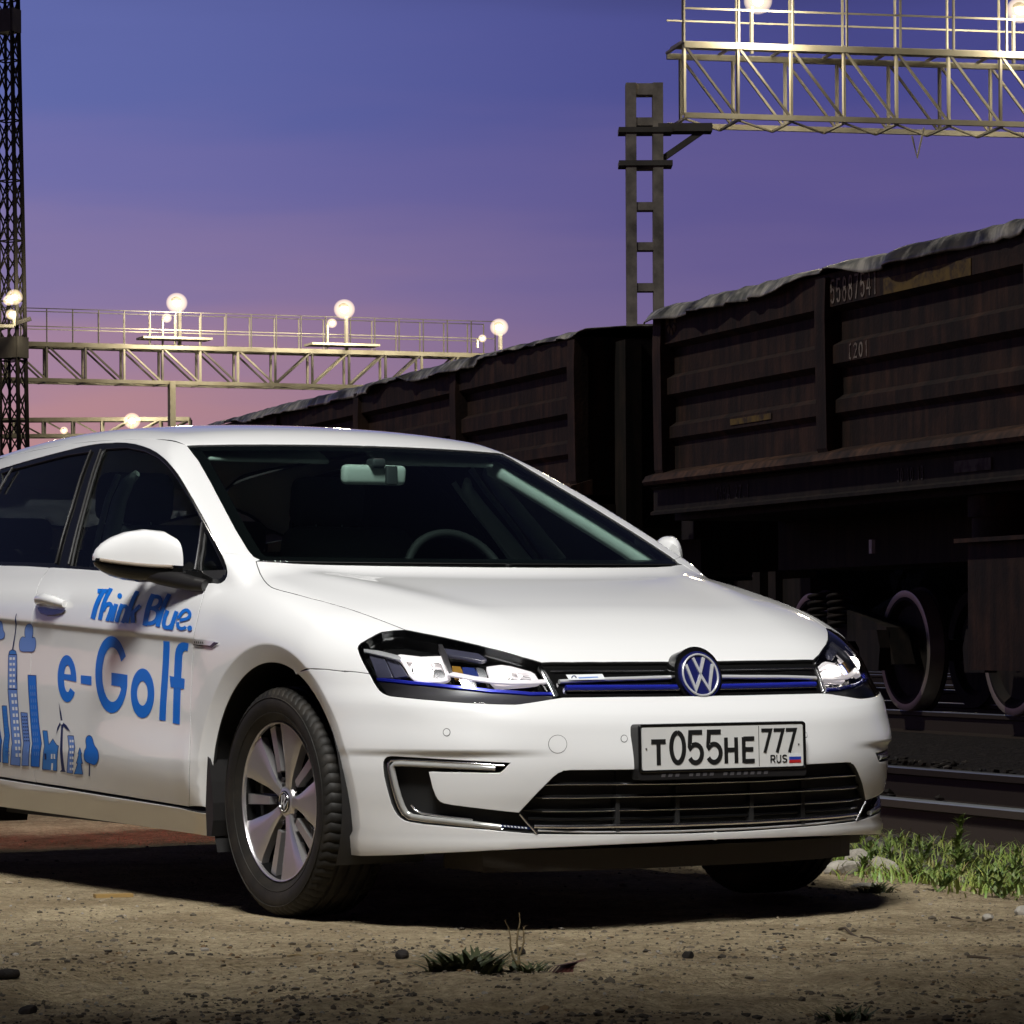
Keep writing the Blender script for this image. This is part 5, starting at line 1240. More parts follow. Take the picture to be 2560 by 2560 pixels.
fstrip('chrome_strip', '118,1688 400,1692 900,1684 1300,1676', .0055, 'chrome', low_g, out=-.004)
fstrip('chrome_lower_edge', '150,1724 600,1738 1000,1736 1300,1730', .0032, 'dim_guide', low_g, out=-.004)
cl = [empty('corner_lamp', (0, 0, 0), parent=car) for _ in (0, 1)]
cpoly = c_in+c_out[1:]+[g_diag[-1]]
both_to(panel('recess', cpoly, (-.7, -.7, 0), [M['gap']], None, mirror=True, off=-.03, res=.02, gap=-.010, skirt=0), cl)
M['clear'] = mat('clear_plastic', (.50, .50, .48), .12, metal=.35, coat=1)
guide = T(4, '1125,1252 1000,1246 800,1236 600,1226 420,1216 370,1218 350,1236 356,1290 376,1380 402,1470 428,1540 456,1586 500,1612 600,1628 900,1660 1170,1690')
mtube('lamp_guide', guide, .0075, 'clear', cl, out=-.006, n=10)
mtube('lamp_guide_edge', T(4, '1190,1232 1000,1219 800,1208 600,1197 420,1189 345,1192 322,1214 326,1270 346,1360 372,1460 400,1540 430,1592 476,1628 600,1646 900,1678 1180,1706'), .0032, 'chrome', cl, out=-.004)
mtube('lamp_guide_edge', T(4, '484,1530 510,1566 560,1592 700,1612 950,1640'), .003, 'chrome', cl, out=-.012)
mtube('bright_edge', T(4, '1306,1590 1360,1655 1432,1734'), .0032, 'chrome', cl, out=.0)
decal('lamp_lettering', cl[0], [(4, [(1165, 1668), (1385, 1688), (1398, 1706), (1178, 1688)], 'decal_ink')]+[(4, [(1185+k*26, 1673+k*2.3), (1200+k*26, 1674+k*2.3), (1206+k*26, 1686+k*2.3), (1191+k*26, 1685+k*2.3)], 'decal_white') for k in range(7)], D=DF, off=-.001)
# ---- parking sensors, towing-eye cover
def spot(name, rg, c, rx, ry, mirror, ring=.12):
    for sg in ((1, -1) if mirror else (1,)):
        for nm, k, mk, off in ((name, 1.0, 'gap', .0004), ('cap', 1-ring, 'paint', .0010)):
            P = onbody(px(rg, ell(c[0], c[1], rx*k, ry*k, n=28))); o = panel(nm, t2(P), DF, [M[mk]], car, gap=0, res=.01, skirt=0, off=off, mirror=False, step=.02)[0]
            if sg == -1:
                o.data.transform(Matrix.Scale(-1, 4, (1, 0, 0))); o.data.flip_normals()
            if nm == name: base = o
            else: o.parent = base
spot('parking_sensor', 5, (867, 955), 29, 32, True, .16); spot('parking_sensor', 4, (763, 983), 28, 30, True, .16); spot('towing_eye_cover', 4, (1587, 1071), 70, 69, False, .05)
# ---- number plate
py_, pz_, pt_ = -.898, .471, .024
tilt = math.atan(.03); pf = (np.array((-.26, py_, pz_-.056)), np.array((1., 0, 0)), np.array((0, math.sin(tilt), math.cos(tilt))), np.array((0, -1., 0)))
def rrect(x0, y0, x1, y1, r, n=5):
    return [(cx+r*math.cos(RAD(a+90*k/n)), cy+r*math.sin(RAD(a+90*k/n))) for cx, cy, a in ((x1-r, y1-r, 0), (x0+r, y1-r, 90), (x0+r, y0+r, 180), (x1-r, y0+r, 270)) for k in range(n+1)]
m = MB(); m.prism(rrect(-.011, -.026, .531, .120, .010), -.03, .004, pf); fr = m.build('plate_frame', M['black'], car, smooth=30)
m = MB(); P = [pf[0]+pf[1]*a+pf[2]*b-np.array((0, .004, 0)) for a, b in rrect(-.006, -.004, .526, .116, .006)]; m.tube(P, .0045, 8, closed=True); m.build('frame_edge', M['gloss'], fr, smooth=60)
m = MB(); m.prism(rrect(0, 0, .52, .112, .005), .004, .0065, pf); pl = m.build('number_plate', M['plate'], car)
m = MB(); m.prism([(.3735, .002), (.3752, .002), (.3752, .110), (.3735, .110)], .0065, .0068, pf); m.build('divider_line', M['ink'], pl)
def text(name, parent, mkey, items, frame, z0=.0065, z1=.0078):
    for ch, x0, y0, w, h, sw in items:
        m = MB(); glyph(m, ch, x0, y0, w, h, sw, frame, z0, z1); m.build(name, M[mkey], parent)
text('plate_character', pl, 'ink', [('T', .0285, .013, .0455, .066, .0125), ('0', .0877, .013, .0485, .089, .0125), ('5', .1455, .013, .0475, .089, .0125), ('5', .2047, .013, .0485, .089, .0125),
     ('H', .264, .013, .039, .068, .0115), ('E', .3206, .013, .0385, .068, .0115), ('7', .383, .038, .033, .064, .0092), ('7', .4235, .038, .033, .064, .0092), ('7', .464, .038, .033, .064, .0092),
     ('R', .4113, .0105, .0155, .0205, .0034), ('U', .4305, .0105, .0155, .0205, .0034), ('S', .450, .0105, .0155, .0205, .0034)], pf)
for k, mk in enumerate(('decal_white', 'flag_blue', 'red')):
    m = MB(); m.prism([(.473, .0255-k*.0082), (.512, .0255-k*.0082), (.512, .0337-k*.0082), (.473, .0337-k*.0082)], .0065, .0072+k*.0001, pf); m.build('flag_stripe', M[mk], pl)
for u_, v_ in ((.0125, .056), (.505, .0586)):
    m = MB(); m.prism([(u_+.0022*math.cos(i*.785), v_+.0022*math.sin(i*.785)) for i in range(8)], .0065, .0085, pf); m.build('plate_screw', M['ink'], pl)
for k in range(16):
    if k in (3, 8): continue
    m = MB(); m.prism([(.06+k*.022, -.019), (.072+k*.022, -.019), (.074+k*.022, -.011), (.062+k*.022, -.011)], .004, .0046, pf); m.build('frame_lettering', M['alloy_grey'], fr)
# ---- door handle, mirrors, wing badge
def handle(rg, pts_lo, par_pair, ymid):
    P = T(rg, pts_lo)
    for k, sg in enumerate((-1, 1)):
        pass
hc = T(1, '300,1405 340,1400 400,1402 460,1412 505,1424')
for k, sg in enumerate((1, -1)):
    P = np.array(hc); N_ = grad(P); P = P+N_*np.array([.006, .022, .027, .023, .008])[:, None]; P[:, 0] *= sg
    m = MB(); m.tube(P, [.012, .0155, .0165, .0155, .011], 14); m.build('door_handle', M['paint'], fd[k], smooth=70)
cup = T(1, [(395+105*math.cos(t), 1462+44*math.sin(t)) for t in np.linspace(0, 2*math.pi, 28)[:-1]])
both_to(panel('handle_recess', t2(cup), Dd, [M['paint']], None, mirror=True, gap=0, off=.001, res=.012, skirt=0), fd)
both_to(panel('handle_flap', t2(T(1, '292,1448 350,1452 420,1462 500,1468 480,1488 420,1504 370,1506 320,1490')), Dd, [M['smoke']], None, mirror=True, gap=0, off=.006, res=.012, skirt=.004), fd)
bd = [(1464, 1682), (1560, 1690), (1662, 1712), (1608, 1748), (1462, 1724)]
WING = [o for o in bpy.data.objects if o.name.startswith('front_wing')]
decal('wing_badge', WING[0], [(1, bd, 'silver'), (1, [(1466, 1722), (1462, 1729), (1606, 1750), (1660, 1713), (1622, 1707), (1592, 1733)], 'gloss')]+[(1, stroke2([(1475+k*15, 1698+k*1.2), (1475+k*15+5, 1714+k*1.2)], 7), 'ink') for k in range(5)], off=.003)
MIRS = []
M['indicator'] = mat('indicator', (.30, .25, .20), .2, coat=.8)
for k, sg in enumerate((-1, 1)):
    mr_ = empty('wing_mirror', (0, 0, 0), parent=car)
    sec = [(.860, .668, .973, .060, .052, -.024), (.868, .658, .974, .098, .086, -.034), (.890, .680, .976, .097, .102, -.041), (.925, .722, .979, .086, .104, -.044), (.958, .760, .984, .074, .092, -.042), (.988, .788, .990, .057, .071, -.036), (1.010, .801, .995, .040, .050, -.028), (1.026, .808, .999, .026, .028, -.017), (1.034, .811, 1.001, .013, .010, -.007)]
    NS = 40; cap, low_ = MB(), MB(); ring_ = []
    for x, yc, zc, d, hu, hd in sec:
        r_ = []
        for i in range(NS):
            t = 2*math.pi*i/NS; c_, s_ = math.cos(t), math.sin(t)
            ex2 = .72; yy = abs(c_)**ex2*math.copysign(1, c_)*d*(.75 if c_ > 0 else 1); zz = abs(s_)**ex2*math.copysign(1, s_)*(hu if s_ > 0 else -hd)
            r_.append((sg*x, yc+yy, zc+zz))
        ring_.append(r_)
    V = [p for r_ in ring_ for p in r_]
    up_, dn_ = [], []
    for a in range(len(sec)-1):
        for i in range(NS):
            f_ = (a*NS+i, a*NS+(i+1) % NS, (a+1)*NS+(i+1) % NS, (a+1)*NS+i)
            (up_ if (NS-1 == i or i < NS//2) else dn_).append(f_)
    up_ += [tuple(range((len(sec)-1)*NS, len(sec)*NS))]; up_ += [tuple(range(NS-1, -1, -1))]
    # the cap covers the upper half and hangs a little over the black lower half
    cap.add(V, up_); c_o = cap.build('mirror_cap', M['paint'], mr_, smooth=50)
    low_.add([(p[0]*1, (p[1]-s_[1])*.955+s_[1], p[2]-.006) for r_, s_ in zip(ring_, sec) for p in r_], dn_); low_.build('mirror_lower_shell', M['gloss'], mr_, smooth=50)
    m = MB(); P = [(sg*s_[0], s_[1]-s_[3]*.985, s_[2]-.004) for s_ in sec[2:8]]; m.tube(P, .0055, 8); m.build('indicator_strip', M['indicator'], mr_, smooth=60)
    m = MB(); P = [(sg*.925, .69, .950), (sg*.90, .645, .944), (sg*.876, .585, .934), (sg*.856, .525, .922), (sg*.84, .47, .915)]
    m.tube(P, [.016, .024, .025, .022, .018], 12); m.build('mirror_arm', M['black'], mr_, smooth=60)
    m = MB(); m.box((sg*.93, .808, 1.005), (.12, .006, .085)); m.build('mirror_glass', M['chrome'], mr_)
# ---- wheels
def wheel(c, side):
    """axle along x, side -1: outer face towards -x"""
    w = empty('wheel', c, parent=car); s = side
    prof = [(.062, .218), (.085, .222), (.098, .240), (.106, .262), (.1065, .280), (.100, .298), (.090, .309), (.079, .3145), (.062, .3155), (.060, .3165), (.058, .309), (.048, .309), (.046, .3165), (.028, .3170), (.026, .309), (.014, .309), (.012, .3172), (-.012, .3172), (-.014, .309), (-.026, .309), (-.028, .3170), (-.046, .3165), (-.048, .309), (-.058, .309), (-.060, .3165), (-.079, .3145), (-.092, .307), (-.104, .285), (-.104, .262), (-.085, .222), (-.062, .218)]
    NT = 288; V = []; mP = len(prof)
    for t in range(NT):
        a = 2*math.pi*t/NT
        for i, (x, r) in enumerate(prof):
            rr = r; sh = abs(x) > .05 and r > .296
            if sh and t % 4 == 0: rr -= .004
            aa = a+(abs(x)*.35 if r > .3 else 0)
            V.append((s*x, rr*math.sin(aa), rr*math.cos(aa)))
    F = [(t*mP+k, ((t+1) % NT)*mP+k, ((t+1) % NT)*mP+k+1, t*mP+k+1) for t in range(NT) for k in range(mP-1)]
    m = MB(); m.add(V, F); ty = m.build('tyre', M['rubber'], w, smooth=38)
    for rr in (.2455, .287):
        m = MB(); m.tube([(s*(.1000 if rr < .26 else .1052), rr*math.sin(a), rr*math.cos(a)) for a in np.linspace(0, 2*math.pi, 90)[:-1]], .0016, 6, closed=True); m.build('sidewall_ridge', M['rubber'], ty, smooth=60)
    m = MB(); m.lathe([(s*.084, .2146), (s*.0875, .2160), (s*.088, .2185), (s*.084, .2215), (s*.078, .2215), (s*.076, .2145), (s*.084, .2145)], 96); rim = m.build('rim', M['alloy'], w, smooth=40)
    m = MB(); m.lathe([(s*.077, .2145), (s*.04, .208), (s*-.06, .200), (s*-.07, .215)], 72); m.build('barrel', M['gloss'], rim, smooth=60)
    m = MB(); m.lathe([(s*.045, .02), (s*.040, .12), (s*.046, .198), (s*.05, .2085)], 64); m.build('dark_backing', M['gloss'], rim, smooth=60)
    fr_ = lambda x0: (np.array((s*x0, 0, 0)), np.array((0, -s*-1., 0)) if False else np.array((0, 1., 0)), np.array((0, 0, 1.)), np.array((s, 0, 0)))
    hw = [(.040, .0165), (.058, .0175), (.075, .0205), (.10, .0275), (.125, .037), (.15, .047), (.18, .0585), (.213, .0715)]
    for k in range(5):
        th = RAD(72*k+36); ca, sa = math.cos(th), math.sin(th)
        # petal spoke: a bevelled plate bowing inwards at the hub
        L_ = []; 
        for r, h in hw: L_.append((r, h))
        V = []; F = []; nW = 7
        for r, h in L_:
            for j in range(nW):
                u = -1+2*j/(nW-1); rr = r if r < .2 else math.sqrt(max(.2145**2-(u*h)**2, 0))
                dx = .082-.020*(1-min(r, .2)/.2)**1.2-(.004 if abs(u) > .99 else 0)-.003*(1-u*u)*0
                V.append((s*dx, ca*rr-sa*u*h, sa*rr+ca*u*h))
        nR = len(L_)
        for a in range(nR-1):
            for j in range(nW-1): F.append((a*nW+j, a*nW+j+1, (a+1)*nW+j+1, (a+1)*nW+j))
        b = len(V); V += [(p[0]-s*.022, p[1], p[2]) for p in V]
        for a in range(nR-1):
            for j in (0, nW-1): F.append((a*nW+j, (a+1)*nW+j, b+(a+1)*nW+j, b+a*nW+j))
        for j in range(nW-1): F.append((j, j+1, b+j+1, b+j))
        m = MB(); m.add(V, F); m.build('spoke', M['alloy'], rim, smooth=30)
        th2 = th+RAD(36); c2, s2 = math.cos(th2), math.sin(th2); fr2 = (np.array((s*.058, 0, 0)), np.array((0, c2, s2)), np.array((0, -s2, c2)), np.array((s, 0, 0)))
        m = MB(); m.prism([(.086, -.0105), (.2138, -.0145), (.2138, .0145), (.086, .0105)], -.012, .012, fr2); m.build('thin_spoke', M['alloy'], rim)
        m = MB(); m.prism([(.062+.0075*math.cos(i*.785), .0075*math.sin(i*.785)) for i in range(8)], -.012, .006, fr2); m.build('wheel_bolt', M['black'], rim)
    m = MB(); m.lathe([(s*.050, .046), (s*.064, .043), (s*.068, .036), (s*.069, .030), (s*.069, .0)], 40); m.build('hub', M['alloy'], rim, smooth=50)
    for k_, (r0, mk, xx) in enumerate(((.031, 'gloss', .0694),)):
        m = MB(); m.lathe([(s*xx, r0), (s*(xx+.001), r0-.002), (s*(xx+.001), 0)], 36); m.build('hub_cap', M[mk], rim, smooth=40)
    m = MB(); m.tube([(s*.0712, .026*math.sin(a), .026*math.cos(a)) for a in np.linspace(0, 2*math.pi, 33)[:-1]], .0019, 6, closed=True); m.build('hub_ring', M['chrome'], rim, smooth=60)
    tl = RAD(28); cf, sf = math.cos(tl), math.sin(tl); fh = (np.array((s*.0704, 0, 0)), np.array((0, -s*-1*cf*-1, sf*1.0)), np.array((0, -sf*(-s*-1*-1), cf)), np.array((s, 0, 0)))
    for L_ in ([(-.30, .74), (0, .10), (.30, .74)], [(-.66, .44), (-.33, -.62), (0, -.02), (.33, -.62), (.66, .44)]):
        m = MB(); m.prism(stroke2([(a*.026, b*.026) for a, b in L_], .0036), .0, .0012, fh); m.build('hub_letter', M['silver'], rim)
    return w
w0 = wheel((-.770, 0, .3155), -1)
w1 = wheel((.770, 0, .3155), 1)
for x, src in ((-.762, w0), (.762, w1)):
    c = copy_tree(src, car); c.location = (x, WB, .3155)
for c in [o for o in bpy.data.objects if o.name.startswith('wheel') and o.type == 'EMPTY']: pass
# ---- wheel housings, floor pan, engine bay
for cy in (0, WB):
    for sg in (-1, 1):
        m = MB(); V = []; F = []; n = 30
        for i in range(n+1):
            a = RAD(-25+230*i/n); r = .384
            for x in (.868, .60): V.append((sg*x, cy+ARCH_Y-r*math.cos(a), ARCH_Z+r*math.sin(a)))
        F = [(2*i, 2*i+1, 2*i+3, 2*i+2) for i in range(n)]; F.append(tuple(2*i+1 for i in range(n+1)))
        m.add(V, F); m.build('wheel_arch_liner', M['black'], car, smooth=60)
        if cy == 0:        # mud flap behind the front wheel
            m = MB(); P = [(.376, .424), (.362, .36), (.352, .30), (.352, .25), (.364, .205), (.392, .205), (.398, .29), (.392, .36), (.384, .43)]
            m.prism([(p[0]-.002, p[1]) for p in P], -.12, .0, ((sg*.882, 0, 0), (0, 1, 0), (0, 0, 1), (sg, 0, 0))); m.build('mud_flap', M['black'], car)
m = MB(); m.box((0, 1.45, .225), (1.36, 3.5, .07)); m.box((0, 2.0, .30), (1.60, 1.0, .12)); m.box((0, 1.3, .30), (1.66, 1.75, .10)); m.build('floor_pan', M['cabin'], car)
m = MB(); m.box((0, -.20, .43), (1.10, .84, .34)); m.build('engine_bay', M['gap'], car)
m = MB(); P = [(x, -.888+.13*x*x+.49*x**4+.12) for x in np.linspace(-.60, .60, 25)]; m.prism(P+[(.58, -.42), (-.58, -.42)], .148, .205, ((0, 0, 0), (1, 0, 0), (0, 1, 0), (0, 0, 1))); m.build('undertray', mat('undertray_grey', (.035, .028, .020), .6), car)
for y_ in (0, WB):
    m = MB(); m.tube([(-.70, y_, .25), (.70, y_, .25)], .035, 10); m.build('axle', M['gap'], car)
for sg in (-1, 1):
    P = [(sg*a, 3.45, z) for a, z in ((.80, .93), (.42, .88), (.42, .76), (.78, .76))]; P = march(np.array(P)+np.array((0, .5, 0)), np.array((0, -1., 0)), 0, 1.2, 60)[0]
    panel('tail_lamp', t2(P), (sg*.25, 1, .1), [M['tail'], M['gap']], car, off=.014, res=.03, skirt=.02); panel('tail_lamp_backing', inset3(t2(P), -.02, (sg*.25, 1, .1)), (sg*.25, 1, .1), [M['gap']], car, off=.004, res=.03, skirt=0)  # black backing added to keep the lamp's red light out of the cabin
# cowl under the windscreen
A_ = [p for p in hood_rear]; A_ = t2(snap(A_, (0, 0, 1))); B_ = rev(bot_edge)
cow = A_+[(0., B_[0][1]+.02, B_[0][2])]+[(p[0], p[1]+.02, p[2]) for p in B_[1:]]; cow[len(A_)-1] = (0., *A_[-1][1:])
panel('cowl', cow, (0, -.3, 1), [M['black']], car, both=True, off=-.02, res=.03, gap=-.008, skirt=0)
# ---- cabin
def blob(name, parts, mk, parent, sm=50, bev=.03, seg=3):
    m = MB()
    for c, d, r in parts: m.box(c, d, M=r)
    o = m.build(name, M[mk], parent); b = o.modifiers.new('round', 'BEVEL'); b.width = bev; b.segments = seg; b.limit_method = 'NONE'
    for p in o.data.polygons: p.use_smooth = True
    return o
rx = lambda a: np.array(((1, 0, 0), (0, math.cos(a), -math.sin(a)), (0, math.sin(a), math.cos(a))))
blob('dashboard', [((0, .66, .86), (1.46, .56, .20), rx(.10))], 'cabin', car, bev=.07)
blob('instrument_hood', [((.36, .84, .965), (.36, .20, .07), rx(.12))], 'cabin', car, bev=.03)
for sx_ in (-.36, .36):
    st = blob('front_seat', [((sx_, 1.50, .46), (.50, .54, .18), rx(.12))], 'seat', car, bev=.06)
    blob('seat_back', [((sx_, 1.86, .82), (.48, .13, .64), rx(.22))], 'seat', st, bev=.055)
    blob('headrest', [((sx_, 1.945, 1.225), (.27, .09, .17), rx(.16))], 'seat', st, bev=.042)
    for q in (-.05, .05):
        m = MB(); m.tube([(sx_+q, 1.92, 1.08), (sx_+q, 1.945, 1.2)], .006, 8); m.build('headrest_post', M['chrome'], st, smooth=60)
st = blob('rear_seat', [((0, 2.38, .50), (1.26, .50, .16), rx(.1))], 'seat', car, bev=.05); blob('seat_back', [((0, 2.68, .80), (1.26, .12, .56), rx(.28))], 'seat', st, bev=.05)
for sx_ in (-.42, .42): blob('headrest', [((sx_, 2.77, 1.12), (.26, .08, .13), rx(.2))], 'seat', st, bev=.038)
sw = MB(); c = np.array((.36, 1.08, .93)); R3 = rx(-RAD(24)); 
sw.tube([c+R3@np.array((.182*math.cos(a), 0, .182*math.sin(a))) for a in np.linspace(0, 2*math.pi, 49)[:-1]], .0145, 10, closed=True); swo = sw.build('steering_wheel', M['gap'], car, smooth=60)
m = MB(); m.ball(c, (.07, .03, .06), 8); m.build('wheel_hub', M['cabin'], swo, smooth=180)
for a in (180, 0, 270):
    m = MB(); m.bar(c, c+R3@np.array((.18*math.cos(RAD(a)), 0, .18*math.sin(RAD(a)))), .035, .014); m.build('wheel_spoke', M['cabin'], swo)
mi = blob('rear_view_mirror', [((0.0, .985, 1.270), (.225, .035, .062), rx(.12))], 'trim', car, bev=.016)
blob('mirror_mount', [((0.0, .968, 1.305), (.05, .05, .03), None)], 'cabin', mi, bev=.01)
blob('toll_tag', [((.045, .950, 1.268), (.040, .014, .058), None)], 'cabin', mi, bev=.004)
for sx_ in (-.30, .30): blob('sun_visor', [((sx_, 1.17, 1.343), (.42, .15, .016), rx(.42))], 'trim', car, bev=.007)
# headliner just under the roof, pillar trims
hl_ = [(-.50, 1.10, 1.33), (-.53, 1.6, 1.40), (-.53, 2.2, 1.41), (-.48, 3.0, 1.35), (0, 3.05, 1.36)]+[(0., y_, 1.4) for y_ in (2.6, 2.2, 1.8, 1.4, 1.12)]
hl_ = [tuple(q) if abs(q[0]) > 1e-4 else (0., q[1], q[2]) for q in snap(hl_, (0, 0, 1))]
panel('headliner', hl_, (0, 0, 1), [M['trim']], car, both=True, off=-.035, res=.06, gap=0, skirt=0)
for sg in (-1, 1):
    k = 0 if sg == -1 else 1
    def pt(name, P, w, h, mk='trim'):
        m = MB()
        for a, b in zip(P[:-1], P[1:]): m.bar(a, b, w, h)
        o = m.build(name, M[mk], car); return o
    P = np.array(e_ws[::-1])[1:]; N_ = grad(P); P = P-N_*.05; P[:, 0] *= -sg; P = P+np.array((sg*-.0, .03, 0))
    m = MB(); m.tube(P, .028, 8); m.build('pillar_trim', M['trim'], car, smooth=60)
    P = T(1, '925,350 850,420 785,570 735,780 700,980 685,1130'); P = P-grad(P)*.06; P[:, 0] *= -sg
    m = MB(); m.tube(P, [.012, .022, .024, .026, .028, .032], 8); m.build('pillar_trim', M['trim'], car, smooth=60)
    m = MB(); q = T(1, '800,380 720,560 655,800 610,990 590,1120'); q = q-grad(q)*.05; q[:, 0] *= -sg; m.tube(q, .010, 6); m.build('seat_belt', M['trim'], car, smooth=60)
    m = MB(); m.box((sg*.79, 1.5, .72), (.05, 2.2, .48)); m.build('door_card', M['cabin'], car)
# ---- graphics on the doors
Y = 1811.3
def sh(L_, k=.12, xc=None):
    xc = np.mean([p[0] for p in L_]) if xc is None else xc
    return [(x, y+k*(x-xc)) for x, y in L_]
G = []
G.append((2, [sh(ell(508, 171, 71, 177, -6, 326, 60)+ell(512, 171, 27, 100, 318, 184, 30), .10, 508), sh(ell(512, 160, 26, 92, 14, 166, 20), .10, 508)], 'decal'))
G.append((2, [(612, 145), (693, 153), (693, 222), (612, 208)], 'decal'))
G.append((2, [sh(ell(845, 140, 123, 290, 30, 345, 70)+[(965, 135), (843, 125), (843, 222), (908, 226)]+ell(850, 140, 76, 206, -30+360, 29, 50), .06, 845)], 'decal'))
G.append((2, [ell(1078, 281, 89, 187, n=60), ell(1077, 282, 40, 93, n=44)], 'decal'))
G.append((2, [(1235, -114), (1283, -109), (1252, 490), (1203, 483)], 'decal'))
G.append((2, smooth2([(1306, 507), (1312, 250), (1320, 30), (1326, -40), (1342, -82), (1366, -101), (1392, -104)], 1)+[(1426, -95), (1418, -36)]+smooth2([(1400, -42), (1384, -32), (1376, 5), (1358, 517)], 1), 'decal'))
G.append((2, [(1283, 150), (1397, 172), (1393, 250), (1290, 235)], 'decal'))
decal('lettering', fd[0], G)
H = []
def st_(P, w=29, s=0): H.append((1, stroke2(smooth2(P, s) if s else P, w), 'decal'))
st_([(738, 1322), (832, 1324)], 34); st_([(792, 1310), (702, 1531)], 36)
st_([(842, 1302), (757, 1538)], 31); st_([(782, 1470), (800, 1428), (832, 1414), (848, 1440), (838, 1478), (812, 1547)], 29, 1)
st_([(882, 1420), (848, 1551)], 31); H.append((1, ell(906, 1358, 18, 21, n=14), 'decal'))
st_([(928, 1420), (884, 1556)], 30); st_([(905, 1490), (922, 1446), (950, 1432), (968, 1456), (958, 1494), (930, 1563)], 28, 1)
st_([(1044, 1325), (962, 1563)], 31); st_([(1066, 1432), (998, 1496)], 28); st_([(1004, 1482), (1008, 1520), (1012, 1563)], 32)
st_([(1162, 1345), (1095, 1583)], 38); st_([(1150, 1364), (1200, 1364), (1218, 1392), (1204, 1432), (1170, 1452), (1126, 1452)], 30, 1); st_([(1126, 1452), (1180, 1456), (1200, 1490), (1186, 1540), (1150, 1566), (1085, 1566)], 31, 1)
st_([(1284, 1346), (1192, 1590)], 33)
st_([(1268, 1468), (1240, 1548), (1242, 1590), (1270, 1602), (1300, 1580), (1318, 1540)], 29, 1); st_([(1338, 1474), (1292, 1614)], 31)
st_([(1342, 1545), (1400, 1536), (1436, 1520), (1440, 1486), (1414, 1462), (1380, 1478), (1350, 1530), (1344, 1584), (1366, 1608), (1400, 1600), (1408, 1590)], 24, 1)
H.append((1, ell(1438, 1602, 18, 20, n=14), 'decal'))
decal('lettering', fd[0], H)
def outline(rg, P, w=4): return (rg, stroke2(list(P)+[P[0]], w), 'decal_ink')
SF, SR = [], []
def bld(dst, P, key, line=True):
    dst.append((2, P, key))
    if line: dst.append(outline(2, P))
bld(SF, [(213, 143), (275, 147), (283, 320), (296, 500), (317, 660), (300, 838), (236, 832), (247, 660), (232, 470)], 'decal')
for r in range(11):
    y = 220+r*50; x = 232+max(0, (y-250))*.06
    for q in range(3): SF.append((2, [(x+q*15, y), (x+5+q*15, y+1), (x+8+q*15, y+32), (x+2+q*15, y+31)], 'decal_pale'))
bld(SF, [(325, 562), (360, 565), (366, 620), (372, 668), (402, 625), (430, 670), (446, 678), (432, 866), (322, 855), (338, 680)], 'decal_mid')
for x in (388, 408): SF.append((2, [(x, 738), (x+12, 739), (x+12, 776), (x, 775)], 'decal_white'))
for x in (352,): SF.append((2, [(x-14, 735), (x, 736), (x+2, 780), (x-12, 779)], 'decal_ink'))
SF.append((2, [(392, 808), (404, 809), (402, 862), (388, 860)], 'decal_white'))
SF += [(2, [(466, 500), (480, 502), (492, 862), (500, 876), (453, 872), (468, 858)], 'decal_ink'), (2, [(462, 492), (452, 420), (446, 345), (462, 420), (474, 486)], 'decal_ink'), (2, [(462, 512), (446, 546), (427, 592), (436, 540), (456, 500)], 'decal_ink'), (2, [(474, 498), (504, 522), (535, 572), (500, 548), (470, 516)], 'decal_ink'), (2, ell(470, 502, 11, 16, n=12), 'decal_white')]
bld(SF, [(513, 600), (558, 603), (569, 690), (552, 886), (508, 880), (524, 700)], 'decal_pale')
for r in range(6):
    y = 632+r*42
    for q in range(2): SF.append((2, [(530+q*17, y), (542+q*17, y+1), (542+q*17, y+20), (530+q*17, y+19)], 'decal_white'))
bld(SF, [(607, 690), (622, 740), (614, 742), (628, 810), (616, 812), (630, 892), (563, 890), (590, 812), (580, 808), (598, 742), (592, 740)], 'decal_mid')
TR = [tuple(p) for p in chaikin([(675, 596), (700, 612), (712, 672), (745, 715), (750, 775), (722, 828), (690, 812), (648, 800), (634, 760), (640, 712), (656, 690), (648, 640), (655, 610)], 2, True)]
bld(SF, TR, 'decal'); SF.append((2, [(675, 812), (683, 813), (681, 906), (673, 905)], 'decal_ink'))
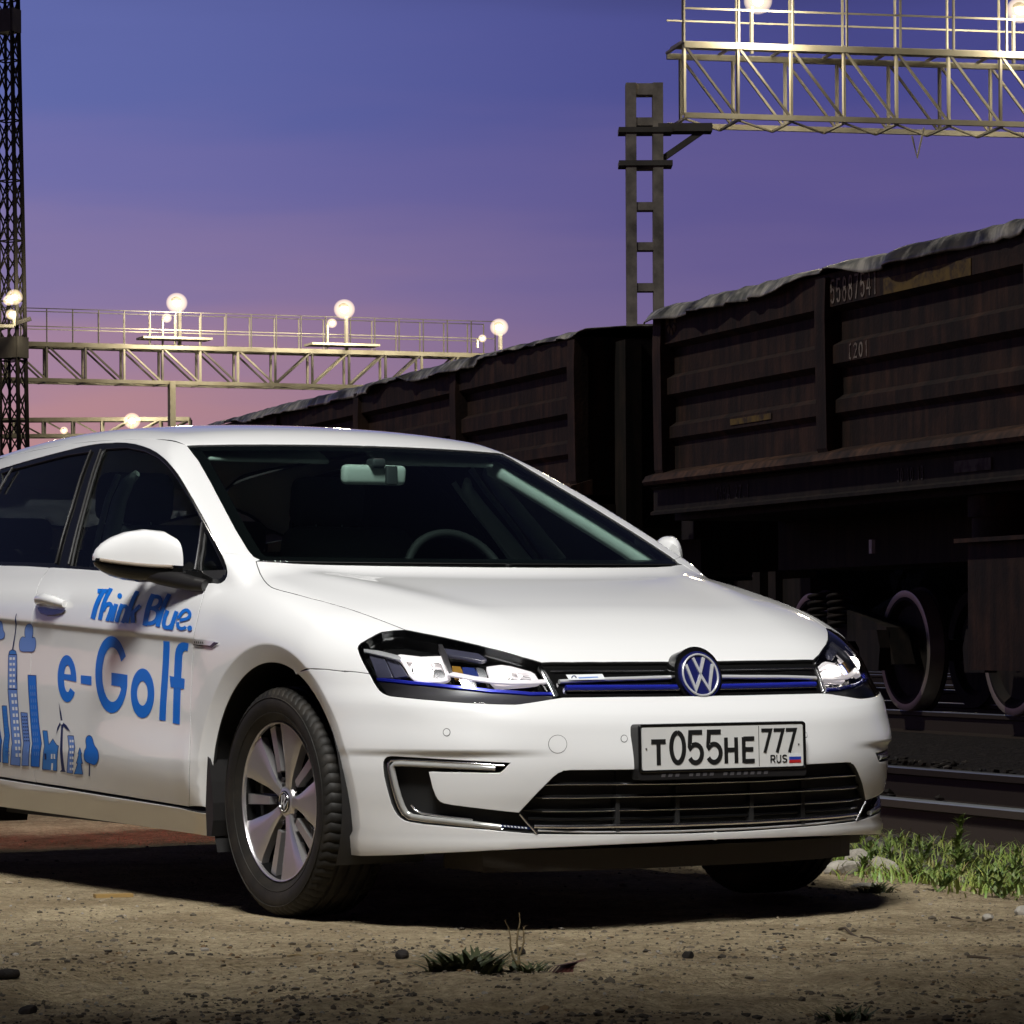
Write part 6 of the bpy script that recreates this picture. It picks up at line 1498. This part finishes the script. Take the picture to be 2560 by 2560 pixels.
CLD = [tuple(p) for p in chaikin([(176, 1780), (154, 1772), (146, 1738), (150, 1694), (168, 1664), (186, 1668), (193, 1672), (188, 1640), (192, 1600), (208, 1570), (234, 1566), (252, 1592), (254, 1640), (246, 1676), (252, 1668), (268, 1672), (276, 1704), (272, 1752), (256, 1780), (216, 1779)], 1, True)]
SF.append((1, CLD, 'decal_pale')); SF.append(outline(1, CLD, 3))
decal('city_graphic', fd[0], SF)
bld(SR, [(66, -10), (130, -10), (133, 250), (63, 248)], 'decal_pale'); bld(SR, [(63, 250), (133, 254), (146, 460), (164, 660), (156, 828), (83, 820), (96, 660), (80, 460)], 'decal_pale')
bld(SR, [(68, -12), (76, -38), (98, -50), (122, -38), (129, -12)], 'decal_mid'); SR.append((2, [(126, -319), (131, -319), (103, -46), (94, -46)], 'decal_ink'))
for r in range(6):
    for q in range(2): SR.append((2, [(76+q*24, 10+r*42), (92+q*24, 10+r*42), (92+q*24, 30+r*42), (76+q*24, 30+r*42)], 'decal_white'))
for r in range(10):
    y = 284+r*50; x = 86+(y-250)*.075
    for q in range(2): SR.append((2, [(x+q*24, y), (x+15+q*24, y), (x+17+q*24, y+26), (x+2+q*24, y+26)], 'decal_white'))
bld(SR, [(20, 375), (55, 376), (66, 500), (78, 600), (68, 808), (25, 805), (40, 600)], 'decal_mid')
for r in range(13): SR.append((2, [(28+r*1.4, 405+r*28), (58+r*1.6, 407+r*28), (59+r*1.6, 413+r*28), (29+r*1.4, 411+r*28)], 'decal'))
bld(SR, [(162, 425), (212, 430), (222, 560), (233, 660), (222, 828), (170, 826), (184, 660)], 'decal_pale')
for r in range(8):
    for q in range(3): SR.append((2, [(172+q*14+r*2.4, 452+r*26), (181+q*14+r*2.4, 453+r*26), (182+q*14+r*2.4, 462+r*26), (173+q*14+r*2.4, 461+r*26)], 'decal_ink'))
bld(SR, [(-60, 470), (-8, 470), (0, 540), (18, 640), (10, 800), (-60, 795)], 'decal')
CL2 = [tuple(p) for p in chaikin([(-70, 1690), (-90, 1640), (-60, 1600), (-30, 1555), (8, 1540), (24, 1570), (26, 1615), (42, 1640), (36, 1675), (10, 1690)], 2, True)]
SR.append((1, CL2, 'decal_pale')); SR.append(outline(1, CL2, 3))
decal('city_graphic', rdp[0], SR)
